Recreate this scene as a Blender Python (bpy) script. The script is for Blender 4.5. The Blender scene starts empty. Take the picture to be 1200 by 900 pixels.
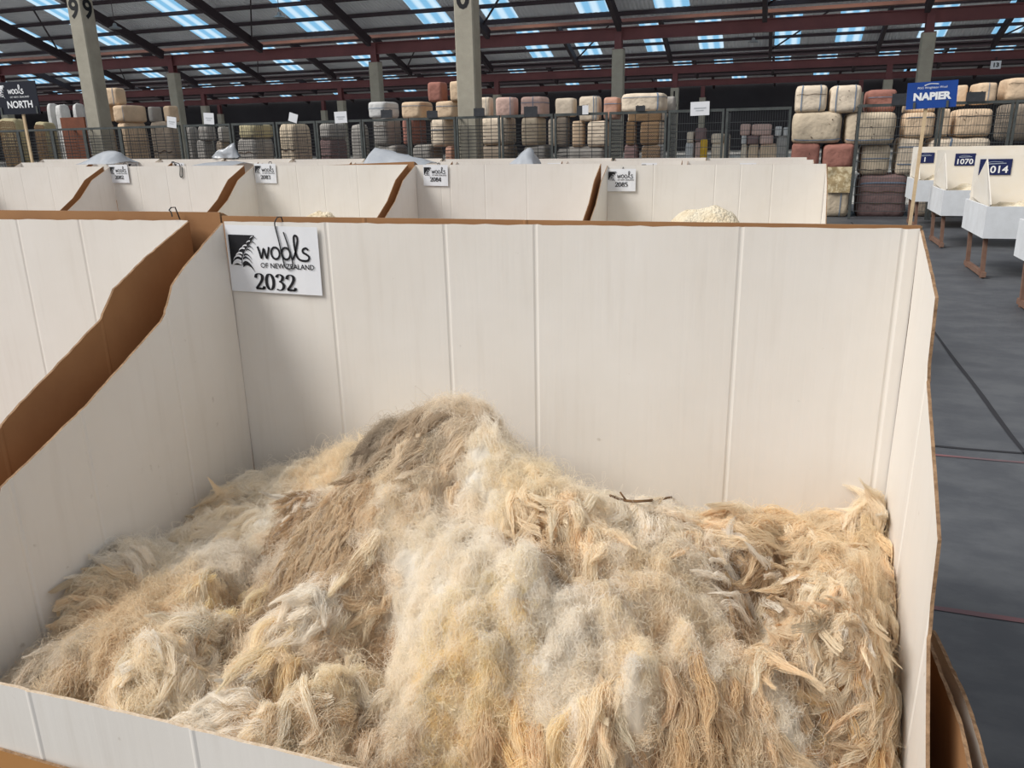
import bpy, bmesh, math, random
import numpy as np
from mathutils import Vector, Matrix, noise as mnoise

# ------------------------------------------------------------------ camera, world, sun, exposure
scene = bpy.context.scene
COL = scene.collection
EYE = np.array([0.0, 0.0, 1.65]); FPX = 935.0
_p, _y, _r = (math.radians(v) for v in (17.3, 18.2, 1.26))
FW = np.array([-math.sin(_y)*math.cos(_p), math.cos(_y)*math.cos(_p), -math.sin(_p)])
_rt = np.array([math.cos(_y), math.sin(_y), 0.0]); _up = np.cross(_rt, FW)
RT = _rt*math.cos(_r) - _up*math.sin(_r)
UP = _up*math.cos(_r) + _rt*math.sin(_r)
cam_d = bpy.data.cameras.new('camera'); cam = bpy.data.objects.new('camera', cam_d); COL.objects.link(cam)
cam_d.sensor_width = 36.0; cam_d.lens = 36.0*FPX/1200.0; cam_d.clip_start = 0.02; cam_d.clip_end = 400
M = Matrix.Identity(4)
for i in range(3):
    M[i][0] = RT[i]; M[i][1] = UP[i]; M[i][2] = -FW[i]; M[i][3] = EYE[i]
cam.matrix_world = M
scene.camera = cam

world = bpy.data.worlds.new('world'); scene.world = world; world.use_nodes = True
bg = world.node_tree.nodes['Background']
bg.inputs[0].default_value = (0.92, 0.95, 1.0, 1); bg.inputs[1].default_value = 0.52
sun_d = bpy.data.lights.new('daylight', 'SUN'); sun = bpy.data.objects.new('daylight', sun_d); COL.objects.link(sun)
sun_d.energy = 2.9; sun_d.angle = math.radians(28); sun_d.color = (1.0, 0.965, 0.92)
sun.rotation_euler = Vector((0.60, 0.42, -0.72)).to_track_quat('-Z', 'Y').to_euler()
# added unseen area lamps where each sawtooth's upright glazing would be, to brighten the roof
for gy_, gp in ((17.4, 800), (31.9, 800), (46.9, 450), (61.4, 150)):
    ld = bpy.data.lights.new('sawtooth_fill_lamp', 'AREA'); lo = bpy.data.objects.new('sawtooth_fill_lamp', ld); COL.objects.link(lo)
    ld.shape = 'RECTANGLE'; ld.size = 100; ld.size_y = 2.6; ld.energy = gp; ld.color = (.93, .96, 1.0)
    lo.location = (-34, gy_, 8.4); lo.rotation_euler = (math.radians(90), 0, 0)
scene.view_settings.view_transform = 'Standard'; scene.view_settings.look = 'None'
scene.view_settings.gamma = 1.0; scene.view_settings.use_curve_mapping = False
scene.view_settings.exposure = 0.32
scene.cycles.max_bounces = 16; scene.cycles.diffuse_bounces = 12; scene.cycles.transmission_bounces = 14; scene.cycles.transparent_max_bounces = 16

rng = np.random.default_rng(7); random.seed(7)

# ------------------------------------------------------------------ pixel helpers (photo pixel -> point of the place)
def ray(px, py): return FW + RT*((px-600)/FPX) - UP*((py-450)/FPX)
def onX(px, py, X): d = ray(px, py); return EYE + d*((X-EYE[0])/d[0])
def onY(px, py, Y): d = ray(px, py); return EYE + d*((Y-EYE[1])/d[1])
def onZ(px, py, Z): d = ray(px, py); return EYE + d*((Z-EYE[2])/d[2])

# ------------------------------------------------------------------ materials
MAT = {}
def s2l(c): return tuple(((v/255.0)/12.92 if v/255.0 <= 0.04045 else ((v/255.0+0.055)/1.055)**2.4) for v in c)
def mat(name, rgb, rough=0.7, metal=0.0, noise=None, bump=None, spec=0.3, alpha=None, rgb2=None, vcol=None):
    """rgb in 0..255 albedo; noise=(scale, detail, amount) varies it towards rgb2; bump=(scale, strength, dist)"""
    if name in MAT: return MAT[name]
    m = bpy.data.materials.new(name); m.use_nodes = True; nt = m.node_tree; N = nt.nodes; L = nt.links
    b = N['Principled BSDF']; b.inputs['Roughness'].default_value = rough; b.inputs['Metallic'].default_value = metal
    b.inputs['Specular IOR Level'].default_value = spec
    c = s2l(rgb) + (1,)
    b.inputs['Base Color'].default_value = c
    tc = N.new('ShaderNodeTexCoord')
    if noise:
        nz = N.new('ShaderNodeTexNoise'); nz.inputs['Scale'].default_value = noise[0]; nz.inputs['Detail'].default_value = noise[1]
        nz.inputs['Roughness'].default_value = 0.65
        L.new(tc.outputs['Object'], nz.inputs['Vector'])
        rp = N.new('ShaderNodeValToRGB'); rp.color_ramp.elements[0].position = 0.5-noise[2]; rp.color_ramp.elements[1].position = 0.5+noise[2]
        rp.color_ramp.elements[0].color = c; rp.color_ramp.elements[1].color = s2l(rgb2 or tuple(v*0.8 for v in rgb)) + (1,)
        L.new(nz.outputs['Fac'], rp.inputs[0]); L.new(rp.outputs[0], b.inputs['Base Color'])
    if bump:
        n2 = N.new('ShaderNodeTexNoise'); n2.inputs['Scale'].default_value = bump[0]; n2.inputs['Detail'].default_value = 6
        L.new(tc.outputs['Object'], n2.inputs['Vector'])
        bp = N.new('ShaderNodeBump'); bp.inputs['Strength'].default_value = bump[1]; bp.inputs['Distance'].default_value = bump[2]
        L.new(n2.outputs['Fac'], bp.inputs['Height']); L.new(bp.outputs[0], b.inputs['Normal'])
    if alpha is not None: b.inputs['Alpha'].default_value = alpha
    MAT[name] = m
    return m

def cardboard_white():
    m = mat('white_cardboard', (224, 220, 214), 0.62, noise=(1.6, 5, 0.28), rgb2=(212, 206, 197)); nt = m.node_tree; N = nt.nodes; L = nt.links
    b = N['Principled BSDF']; tc = [n for n in N if n.type == 'TEX_COORD'][0]
    rp = [n for n in N if n.type == 'VALTORGB'][0]
    # scuffs: small dark specks and faint stains that belong to the board
    sp = N.new('ShaderNodeTexNoise'); sp.inputs['Scale'].default_value = 26; sp.inputs['Detail'].default_value = 3
    L.new(tc.outputs['Object'], sp.inputs['Vector'])
    r2 = N.new('ShaderNodeValToRGB'); r2.color_ramp.elements[0].position = 0.72; r2.color_ramp.elements[1].position = 0.80
    r2.color_ramp.elements[0].color = (0, 0, 0, 1); r2.color_ramp.elements[1].color = (0.45, 0.45, 0.45, 1)
    L.new(sp.outputs['Fac'], r2.inputs[0])
    mx = N.new('ShaderNodeMix'); mx.data_type = 'RGBA'; mx.inputs[7].default_value = s2l((150, 136, 118)) + (1,)
    L.new(r2.outputs[0], mx.inputs[0]); L.new(rp.outputs[0], mx.inputs[6])
    st = N.new('ShaderNodeMapping'); st.inputs['Scale'].default_value = (14, 14, 1.2); L.new(tc.outputs['Object'], st.inputs[0])
    n3 = N.new('ShaderNodeTexNoise'); n3.inputs['Scale'].default_value = 2.2; n3.inputs['Detail'].default_value = 4; L.new(st.outputs[0], n3.inputs['Vector'])
    r3 = N.new('ShaderNodeValToRGB'); r3.color_ramp.elements[0].position = 0.55; r3.color_ramp.elements[1].position = 0.8
    r3.color_ramp.elements[0].color = (0, 0, 0, 1); r3.color_ramp.elements[1].color = (0.2, 0.2, 0.2, 1); L.new(n3.outputs['Fac'], r3.inputs[0])
    m2 = N.new('ShaderNodeMix'); m2.data_type = 'RGBA'; m2.inputs[7].default_value = s2l((186, 176, 162)) + (1,)
    L.new(r3.outputs[0], m2.inputs[0]); L.new(mx.outputs[2], m2.inputs[6]); L.new(m2.outputs[2], b.inputs['Base Color'])
    # corrugation flutes showing through the liner, plus grain
    mp = N.new('ShaderNodeMapping'); mp.inputs['Scale'].default_value = (90, 90, 3); L.new(tc.outputs['Object'], mp.inputs[0])
    n4 = N.new('ShaderNodeTexNoise'); n4.inputs['Scale'].default_value = 1.0; n4.inputs['Detail'].default_value = 3; L.new(mp.outputs[0], n4.inputs['Vector'])
    bp = N.new('ShaderNodeBump'); bp.inputs['Strength'].default_value = 0.12; bp.inputs['Distance'].default_value = 0.004
    L.new(n4.outputs['Fac'], bp.inputs['Height']); L.new(bp.outputs[0], b.inputs['Normal'])
    return m
WHITE = cardboard_white()
BROWN = mat('brown_cardboard', (164, 122, 82), 0.8, noise=(5, 5, 0.25), rgb2=(146, 105, 70))
EDGE = mat('corrugated_edge', (158, 128, 98), 0.85, noise=(60, 3, 0.2), rgb2=(112, 86, 62), bump=(150, 0.6, 0.004))
INK = mat('black_ink', (24, 24, 28), 0.6)
PAPER = mat('white_paper', (226, 228, 232), 0.55, noise=(9, 3, 0.3), rgb2=(220, 221, 224))
STEEL_WIRE = mat('grey_steel_wire', (92, 96, 98), 0.5, 0.6)
DARK_WIRE = mat('dark_wire', (62, 64, 66), 0.5, 0.5)
CAGE_POST = mat('galvanised_post', (96, 100, 98), 0.5, 0.4, noise=(7, 3, .3), rgb2=(66, 70, 70))
CONCRETE = mat('pillar_concrete', (172, 167, 152), 0.85, noise=(3, 6, 0.3), rgb2=(146, 141, 128), bump=(40, .3, .01))
RED_STEEL = mat('red_oxide_steel', (118, 70, 70), 0.6, noise=(1.2, 4, 0.3), rgb2=(94, 56, 58))
TAN_BEAM = mat('brown_gutter_beam', (150, 110, 94), 0.65, noise=(.25, 4, 0.15), rgb2=(92, 64, 62))
DARK_STEEL = mat('dark_roof_steel', (58, 48, 52), 0.7)
TIMBER = mat('brown_timber', (130, 106, 92), 0.8, noise=(8, 4, 0.3), rgb2=(108, 76, 62))
PALE_TIMBER = mat('pale_timber', (214, 192, 158), 0.75, noise=(10, 4, 0.3), rgb2=(190, 164, 128))
CREAM = mat('cream_board', (233, 229, 222), 0.7, noise=(2.5, 4, 0.3), rgb2=(228, 219, 202))
TRAYWHITE = mat('white_painted_board', (222, 226, 230), 0.6, noise=(5, 5, .22), rgb2=(206, 209, 212))
BLUE = mat('blue_sign', (24, 60, 132), 0.4, noise=(3, 2, .4), rgb2=(32, 76, 156))
NAVY = mat('navy_label', (28, 38, 84), 0.5)
NAVY2 = mat('dark_navy_banner', (18, 22, 36), 0.5)
WHITEPRINT = mat('white_print', (232, 234, 236), 0.5)
GREYPRINT = mat('grey_print', (150, 160, 178), 0.5)
BLACKTAG = mat('black_plate', (44, 46, 50), 0.45, noise=(12, 2, .3), rgb2=(64, 66, 70))
PLASTIC = mat('plastic_sheet', (190, 194, 199), 0.28, noise=(6, 4, .3), rgb2=(166, 172, 180), spec=.6, alpha=0.72)

def roof_mat():
    m = mat('fibre_cement_roof', (226, 226, 228), 0.8, noise=(.5, 4, .35), rgb2=(200, 200, 204)); nt = m.node_tree; N = nt.nodes; L = nt.links
    tc = [n for n in N if n.type == 'TEX_COORD'][0]
    w = N.new('ShaderNodeTexWave'); w.inputs['Scale'].default_value = 2.2; w.bands_direction = 'X'; L.new(tc.outputs['Object'], w.inputs['Vector'])
    bp = N.new('ShaderNodeBump'); bp.inputs['Strength'].default_value = .5; bp.inputs['Distance'].default_value = .04
    L.new(w.outputs['Fac'], bp.inputs['Height']); L.new(bp.outputs[0], N['Principled BSDF'].inputs['Normal'])
    return m
ROOF = roof_mat()
def sky_mat():
    m = bpy.data.materials.new('translucent_skylight'); m.use_nodes = True; N = m.node_tree.nodes; L = m.node_tree.links
    N.remove(N['Principled BSDF']); out = N['Material Output']
    tc = N.new('ShaderNodeTexCoord'); w = N.new('ShaderNodeTexWave'); w.bands_direction = 'X'; w.inputs['Scale'].default_value = 0.55
    w.inputs['Distortion'].default_value = .5; L.new(tc.outputs['Object'], w.inputs['Vector'])
    rp = N.new('ShaderNodeValToRGB'); rp.color_ramp.elements[0].color = s2l((134, 192, 230)) + (1,); rp.color_ramp.elements[1].color = s2l((204, 232, 250)) + (1,)
    rp.color_ramp.elements[0].position = .25; rp.color_ramp.elements[1].position = .85
    L.new(w.outputs['Fac'], rp.inputs[0])
    e = N.new('ShaderNodeEmission'); e.inputs['Strength'].default_value = 0.82; L.new(rp.outputs[0], e.inputs[0]); L.new(e.outputs[0], out.inputs[0])
    return m
SKYLIGHT = sky_mat()
def floor_mat():
    m = mat('worn_concrete_floor', (88, 91, 96), 0.55, noise=(1.1, 8, 0.3), rgb2=(66, 69, 75), spec=.3); nt = m.node_tree; N = nt.nodes; L = nt.links
    tc = [n for n in N if n.type == 'TEX_COORD'][0]; b = N['Principled BSDF']; rp = [n for n in N if n.type == 'VALTORGB'][0]
    mp = N.new('ShaderNodeMapping'); mp.inputs['Scale'].default_value = (1.0, 1.7, 1); mp.inputs['Rotation'].default_value = (0, 0, .25); L.new(tc.outputs['Object'], mp.inputs[0])
    n = N.new('ShaderNodeTexNoise'); n.inputs['Scale'].default_value = 2.5; n.inputs['Detail'].default_value = 9; n.inputs['Roughness'].default_value = .7; L.new(mp.outputs[0], n.inputs['Vector'])
    r2 = N.new('ShaderNodeValToRGB'); r2.color_ramp.elements[0].position = .42; r2.color_ramp.elements[1].position = .62
    r2.color_ramp.elements[0].color = s2l((68, 70, 74)) + (1,); r2.color_ramp.elements[1].color = s2l((92, 94, 96)) + (1,); L.new(n.outputs['Fac'], r2.inputs[0])
    mx = N.new('ShaderNodeMix'); mx.data_type = 'RGBA'; mx.inputs[0].default_value = .55; L.new(rp.outputs[0], mx.inputs[6]); L.new(r2.outputs[0], mx.inputs[7])
    L.new(mx.outputs[2], b.inputs['Base Color'])
    bp = N.new('ShaderNodeBump'); bp.inputs['Strength'].default_value = .10; bp.inputs['Distance'].default_value = .006; L.new(n.outputs['Fac'], bp.inputs['Height']); L.new(bp.outputs[0], b.inputs['Normal'])
    return m
FLOOR = floor_mat()

# ------------------------------------------------------------------ object helpers
def link(name, me, mats=(), parent=None, loc=None, smooth=False):
    o = bpy.data.objects.new(name, me); COL.objects.link(o)
    for m in (mats if isinstance(mats, (list, tuple)) else [mats]): me.materials.append(m)
    if parent: o.parent = parent
    if loc is not None: o.location = loc
    if smooth: me.polygons.foreach_set('use_smooth', [True]*len(me.polygons))
    return o
def tag(o, label=None, cat=None, group=None, kind=None):
    if label: o['label'] = label
    if cat: o['category'] = cat
    if group: o['group'] = group
    if kind: o['kind'] = kind
    return o
def empty(name, loc=(0, 0, 0), label=None, cat=None, group=None):
    o = bpy.data.objects.new(name, None); COL.objects.link(o); o.location = loc; o.empty_display_size = .1
    return tag(o, label, cat, group)
class MB:
    """collects shapes, build() makes one mesh object"""
    def __init__(self): self.v = []; self.f = []; self.mi = []
    def add(self, vs, fs, mi=0):
        n = len(self.v); self.v += [tuple(map(float, p)) for p in vs]; self.f += [tuple(i+n for i in f) for f in fs]
        self.mi += (mi if isinstance(mi, list) else [mi]*len(fs)); return self
    def box(self, lo, hi, mi=0):
        x0, y0, z0 = lo; x1, y1, z1 = hi
        return self.add([(x0,y0,z0),(x1,y0,z0),(x1,y1,z0),(x0,y1,z0),(x0,y0,z1),(x1,y0,z1),(x1,y1,z1),(x0,y1,z1)],
            [(0,3,2,1),(4,5,6,7),(0,1,5,4),(1,2,6,5),(2,3,7,6),(3,0,4,7)], mi)
    def bar(self, a, b, w, h=None, mi=0, up=(0, 0, 1)):
        a = np.array(a, float); b = np.array(b, float); h = h or w; d = b-a; d /= np.linalg.norm(d)
        u = np.array(up, float)
        if abs(d @ u) > .99: u = np.array([0, 1., 0])
        s = np.cross(d, u); s /= np.linalg.norm(s); t = np.cross(s, d)
        vs = [p + s*i*w/2 + t*j*h/2 for p in (a, b) for i, j in ((-1,-1),(1,-1),(1,1),(-1,1))]
        return self.add(vs, [(0,1,2,3),(7,6,5,4),(0,4,5,1),(1,5,6,2),(2,6,7,3),(3,7,4,0)], mi)
    def tube(self, pts, r, n=6, mi=0):
        pts = [np.array(p, float) for p in pts]; vs = []; fs = []; prev = np.array([.31, .52, .79])
        for i, p in enumerate(pts):
            d = pts[min(i+1, len(pts)-1)]-pts[max(i-1, 0)]; d /= np.linalg.norm(d)+1e-12
            s = np.cross(d, prev); s /= np.linalg.norm(s)+1e-12; t = np.cross(d, s); prev = -t if i else -t
            prev = np.cross(s, d)
            for k in range(n):
                a = 2*math.pi*k/n; vs.append(p+(s*math.cos(a)+t*math.sin(a))*r)
        for i in range(len(pts)-1):
            for k in range(n): fs.append((i*n+k, i*n+(k+1) % n, (i+1)*n+(k+1) % n, (i+1)*n+k))
        fs.append(tuple(range(n))[::-1]); fs.append(tuple(range((len(pts)-1)*n, len(pts)*n)))
        return self.add(vs, fs, mi)
    def wire(self, a, b, r, mi=0):
        a = np.array(a, float); b = np.array(b, float); d = b-a; d /= np.linalg.norm(d)
        u = np.array([0, 0, 1.]) if abs(d[2]) < .9 else np.array([1., 0, 0])
        s = np.cross(d, u); s /= np.linalg.norm(s); t = np.cross(s, d)
        o = [s*r, -s*r*.5+t*r*.87, -s*r*.5-t*r*.87]
        return self.add([a+q for q in o]+[b+q for q in o], [(0,1,4,3),(1,2,5,4),(2,0,3,5)], mi)
    def build(self, name, mats, parent=None, loc=None, smooth=False):
        me = bpy.data.meshes.new(name); me.from_pydata(self.v, [], self.f)
        me.polygons.foreach_set('material_index', self.mi); me.update()
        return link(name, me, mats, parent, loc, smooth)
def children(o): return [c for c in bpy.data.objects if c.parent == o]
def copy_tree(o, kids, loc, label, group=None):
    """copies a thing with its parts (kids: {part: [sub-parts]})"""
    c = o.copy(); COL.objects.link(c); c.location = loc; c['label'] = label
    if group: c['group'] = group
    for k, subs in kids:
        kc = k.copy(); COL.objects.link(kc); kc.parent = c
        for s in subs:
            sc = s.copy(); COL.objects.link(sc); sc.parent = kc
    return c
def kids_of(o): return [(k, children(k)) for k in children(o)]

# ------------------------------------------------------------------ lettering (flat shapes in a local x,z plane facing -Y)
def text_mesh(s, size, align='CENTER', bold=0.0, shear=0.0):
    cu = bpy.data.curves.new('t', 'FONT'); cu.body = s; cu.size = size; cu.align_x = align; cu.offset = bold; cu.shear = shear
    cu.resolution_u = 3; o = bpy.data.objects.new('t', cu); COL.objects.link(o)
    dg = bpy.context.evaluated_depsgraph_get(); me = bpy.data.meshes.new_from_object(o.evaluated_get(dg))
    vs = [(v.co.x, v.co.y) for v in me.vertices]; fs = [tuple(p.vertices) for p in me.polygons]
    bpy.data.objects.remove(o); bpy.data.curves.remove(cu); bpy.data.meshes.remove(me)
    return vs, fs
def smooth_path(pts, n=6):
    P = [np.array(p, float) for p in pts]; out = []
    for i in range(len(P)-1):
        p0 = P[max(i-1, 0)]; p1 = P[i]; p2 = P[i+1]; p3 = P[min(i+2, len(P)-1)]
        for k in range(n):
            t = k/n; out.append(.5*((2*p1)+(-p0+p2)*t+(2*p0-5*p1+4*p2-p3)*t*t+(-p0+3*p1-3*p2+p3)*t**3))
    out.append(P[-1]); return out
def stroke(pts, thick, thin=None, n=6, curved=True):
    """2-D pen stroke; a nib wider for vertical travel when thin is given"""
    P = smooth_path(pts, n) if curved else [np.array(p, float) for p in pts]
    vs = []; fs = []
    for i, p in enumerate(P):
        d = P[min(i+1, len(P)-1)]-P[max(i-1, 0)]; d = d/(np.linalg.norm(d)+1e-9); nn = np.array([-d[1], d[0]])
        w = thick if thin is None else thin+(thick-thin)*abs(d[1])**1.3
        vs += [tuple(p+nn*w/2), tuple(p-nn*w/2)]
    for i in range(len(P)-1): fs.append((2*i, 2*i+1, 2*i+3, 2*i+2))
    return vs, fs
def ell(cx, cy, rx, ry, n=18): return [(cx+rx*math.sin(2*math.pi*k/n), cy+ry*math.cos(2*math.pi*k/n)) for k in range(n+1)]
SERIF = {
 '0': [ell(.25,.5,.185,.46)],
 '2': [[(.06,.70),(.10,.88),(.24,.96),(.38,.88),(.40,.70),(.33,.50),(.20,.28),(.05,.07)], [(.04,.065),(.45,.065)], [(.43,.05),(.465,.22)]],
 '3': [[(.06,.78),(.13,.91),(.24,.96),(.36,.88),(.38,.75),(.31,.60),(.19,.54)], [(.19,.54),(.34,.47),(.41,.31),(.35,.11),(.20,.03),(.04,.08)]],
 '4': [[(.33,.96),(.03,.31)], [(.02,.30),(.48,.30)], [(.34,.98),(.34,.0)]],
 '5': [[(.12,.93),(.43,.95)], [(.13,.95),(.09,.56)], [(.09,.56),(.25,.62),(.37,.52),(.41,.33),(.34,.11),(.18,.03),(.04,.08)]],
 '8': [ell(.25,.74,.14,.21), ell(.25,.28,.17,.245)],
}
def serif_number(s):
    vs = []; fs = []
    for i, ch in enumerate(s):
        for path in SERIF[ch]:
            straight = len(path) == 2; hor = straight and abs(path[0][1]-path[1][1]) < .05
            a, b = stroke(path, .115 if hor else .15, .115 if hor else .05, 5, not straight)
            n = len(vs); vs += [(x+i*.53, y) for x, y in a]; fs += [tuple(k+n for k in f) for f in b]
    return vs, fs, len(s)*.53-.03
WOOLS = [[(0,.5),(.06,.3),(.13,.04),(.2,.2),(.27,.42),(.33,.2),(.39,.04),(.47,.28),(.52,.5)], ell(.80,.26,.19,.23), ell(1.28,.26,.19,.23),
   [(1.56,.03),(1.70,.28),(1.84,.72),(1.84,.92),(1.76,.98),(1.69,.88),(1.70,.5),(1.78,.14),(1.92,.02)],
   [(2.30,.43),(2.20,.50),(2.06,.44),(2.06,.33),(2.2,.26),(2.31,.17),(2.27,.04),(2.12,.0),(1.92,.02)]]
def logo_shapes(small=False):
    """returns dark shapes and pale shapes of the fern square, unit square, as lists of (verts2d, faces)"""
    rib = smooth_path([(.40,-.02),(.42,.22),(.56,.50),(.78,.76),(.93,.99)], 5)
    sq = [(0,0),(0,1.0),(.86,1.0)] + [tuple(p) for p in reversed(rib)]
    dark = [(sq, [tuple(range(len(sq)))[::-1]])]; pale = []
    n = 5 if small else 8
    for k in range(n):
        t = k/(n-.3); i = min(int(t*(len(rib)-1)), len(rib)-1); p = rib[i]; Lk = (1-.78*t)
        # pale leaflets left of the rib
        q = [(p[0]-.01,p[1]+.05),(p[0]-.17*Lk,p[1]+.11*Lk),(p[0]-.33*Lk,p[1]+.02*Lk),(p[0]-.40*Lk,p[1]-.12*Lk)]
        P = smooth_path(q, 4); w = [.085*Lk*(1-(j/(len(P)-1))**2)+.004 for j in range(len(P))]
        vs = []
        for j, c in enumerate(P): vs += [(max(c[0],.0), c[1]+w[j]/2), (max(c[0],.0), c[1]-w[j]/2)]
        pale.append((vs, [(2*j,2*j+1,2*j+3,2*j+2) for j in range(len(P)-1)]))
        q = [(p[0]+.03,p[1]-.02),(p[0]+.15*Lk,p[1]+.05*Lk),(p[0]+.31*Lk,p[1]-.03*Lk),(p[0]+.44*Lk,p[1]-.22*Lk)]
        P = smooth_path(q, 4); vs = []
        for j, c in enumerate(P): vs += [(c[0], c[1]+w[j]/2), (c[0], c[1]-w[j]/2)]
        dark.append((vs, [(2*j,2*j+1,2*j+3,2*j+2) for j in range(len(P)-1)]))
    return dark, pale
def flat(mb, vf, sx, sz, x0, z0, y, mi=0):
    vs, fs = vf[0], vf[1]
    mb.add([(x0+a*sx, y, z0+b*sz) for a, b in vs], fs, mi)

# ------------------------------------------------------------------ the setting
fl = MB(); fl.add([(-100,20,0),(32,20,0),(32,77,0),(-100,77,0)], [(0,1,2,3)]); tag(fl.build('floor', mat('pale_bounce_floor', (196, 194, 188), .8, noise=(.8, 5, .3), rgb2=(176, 174, 168))), 'unseen concrete floor behind the bales, made pale to bounce light onto the roof', 'floor', kind='structure')  # unseen far floor, its pale colour added to bounce light up to the roof
fl = MB(); fl.add([(-100,-9,0),(32,-9,0),(32,20,0),(-100,20,0)], [(0,1,2,3)]); tag(fl.build('floor', FLOOR), 'worn dark grey concrete warehouse floor', 'floor', kind='structure')
JOINT = mat('floor_joint', (44, 44, 48), 0.9); REDLINE = mat('faded_red_paint', (122, 84, 86), 0.8, noise=(3, 5, .2), rgb2=(92, 82, 86))
jx = onZ(1150, 463, 0)[0]; jy = onZ(1150, 527, 0)[1]; ry = onZ(1150, 538, 0)[1]; ry2 = onZ(1150, 721, 0)[1]
def strip(name, x0, y0, x1, y1, m, n, label, wob=.012):
    b = MB(); vs = []; 
    for k in range(n+1):
        t = k/n; x = x0+(x1-x0)*t; y = y0+(y1-y0)*t; w = .012+.008*mnoise.noise(Vector((x*2, y*2, 1)))
        q = wob*mnoise.noise(Vector((x*1.3, y*1.3, 5)))
        if abs(x1-x0) > abs(y1-y0): vs += [(x, y+q-w, .003), (x, y+q+w, .003)]
        else: vs += [(x+q-w, y, .003), (x+q+w, y, .003)]
    b.add(vs, [(2*k, 2*k+1, 2*k+3, 2*k+2) for k in range(n)])
    return tag(b.build(name, m), label, 'floor marking', kind='structure')
strip('trim_1', jx, -5, jx, 16, JOINT, 60, 'dark floor joint running away beside the front bin')
strip('trim_2', .4, jy, 20, jy, JOINT, 60, 'dark floor joint crossing the aisle', .03)
strip('trim_3', .4, ry, 20, ry, REDLINE, 50, 'faded red painted line beside the crossing floor joint')
strip('trim_4', .4, ry2, 20, ry2, REDLINE, 50, 'faint red painted line on the floor nearest the front bin')
DARKWALL = mat('dark_shed_wall', (60, 58, 62), 0.85, noise=(.3, 3, .3), rgb2=(46, 44, 48))
for nm, lo, hi, lb in (('wall_back', (-100, 76, 0), (32, 76.3, 12), 'dark far end wall of the shed'), ('wall_left', (-100.3, 14, 0), (-100, 76.3, 12), 'dark side wall of the shed'), ('wall_right', (32, 14, 0), (32.3, 76.3, 12), 'dark side wall on the right of the shed')):
    b = MB().box(lo, hi); tag(b.build(nm, DARKWALL), lb, 'wall', kind='structure')
SL = .337
SEC = [(31.2, 5.60, 14.2), (46.0, 5.50, 14.4), (60.5, 5.60, 14.2), (75.8, 5.6, 14.8)]
for i, (V, z, ln) in enumerate(SEC):
    b = MB(); b.add([(-100,V,z),(32,V,z),(32,V-ln,z+ln*SL),(-100,V-ln,z+ln*SL),(-100,V,z+.05),(32,V,z+.05),(32,V-ln,z+.05+ln*SL),(-100,V-ln,z+.05+ln*SL)],
        [(0,1,2,3),(7,6,5,4),(0,4,5,1),(3,2,6,7)])
    tag(b.build('ceiling', ROOF), ['nearest', 'second', 'third', 'farthest'][i]+' sloping grey sawtooth roof bay seen from below', 'roof', kind='structure')
    for k in range([10, 7, 5, 3][i]):
        y = V-.55-1.15*k; zz = z+(V-y)*SL
        b = MB().box((-100, y-.035, zz-.17), (32, y+.035, zz-.03)); tag(b.build('roof_purlin', DARK_STEEL), 'dark steel purlin under the roof sheets', 'purlin', 'roof purlins', 'structure')
    for x in range(-96 if i else -61, 32 if i else 20, 5):
        x += .2; y0, y1 = V-.3, V-ln
        b = MB().bar((x, y0, z+.3*SL-.40), (x, y1, z+ln*SL-.40), .16, .34); tag(b.build('roof_rafter', DARK_STEEL), 'dark steel rafter under the sawtooth roof', 'rafter', 'roof rafters', 'structure')
        if i < 2 and x % 2 > 1:
            b = MB().bar((x, y0-.6, z+.9*SL-.35), (x+2.5, y0-4.0, z+4.6*SL-.35), .05, .06); tag(b.build('roof_brace', DARK_STEEL), 'thin diagonal brace between roof rafters', 'brace', 'roof braces', 'structure')
S2 = [-60.5, -57.2, -53.6, -50.6, -47.4, -44.4, -41.3, -37.9, -33.6, -31.3, -27.7, -22.5, -17.6, -12.1, -9.4, -5.8, -3.1, .57, 3.4, 7.05, 10.2, 13.4]
SKY = [(0, [-37.5, -34.4, -30.9, -27.2, -22.2, -17.2, -12.1, -9.5, -6.0, -3.3, .55, 3.3], 30.6, 6.5), (1, S2, 45.35, 4.6), (2, [x-.3 for x in S2]+[-64, -68], 59.9, 3.2), (3, S2[::2], 75.0, 1.4)]
for i, xs, ye, ln in SKY:
    V, z, _ = SEC[i]
    for x in xs:
        z0 = z+(V-ye)*SL-.012; z1 = z+(V-ye+ln)*SL-.012; n = 12; vs = []
        for k in range(n+1):
            a = x-1.2+1.2*k/n; dz = -.012*(k % 2)
            vs += [(a, ye, z0+dz), (a, ye-ln, z1+dz)]
        b = MB().add(vs, [(2*k, 2*k+1, 2*k+3, 2*k+2) for k in range(n)])
        tag(b.build('skylight', SKYLIGHT), ['blue-white translucent skylight strip in the nearest roof bay', 'blue-white skylight strip in the second roof bay', 'small skylight strip in the third roof bay', 'tiny skylight strip in the farthest roof bay'][i], 'skylight', ['skylights of the nearest bay', 'skylights of the second bay', 'skylights of the third bay', 'skylights of the farthest bay'][i], 'structure')
def beam(z0, z1, Y, m, label, nm='roof_beam', flange=True):
    b = MB().box((-100, Y-.03, z0), (32, Y+.03, z1))
    if flange: b.box((-100, Y-.12, z0), (32, Y+.12, z0+.035)).box((-100, Y-.12, z1-.035), (32, Y+.12, z1))
    tag(b.build(nm, m), label, 'beam', kind='structure')
beam(4.88, 5.31, 31.25, RED_STEEL, 'red oxide steel beam on the second row of pillars')
beam(5.50, 5.82, 31.45, TAN_BEAM, 'brown gutter beam along the low edge of the nearest roof bay', 'gutter_beam')
beam(4.62, 5.02, 46.2, RED_STEEL, 'red oxide steel beam on the third row of pillars')
beam(5.25, 5.5, 46.4, DARK_STEEL, 'dark gutter beam along the second roof bay', 'gutter_beam')
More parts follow.
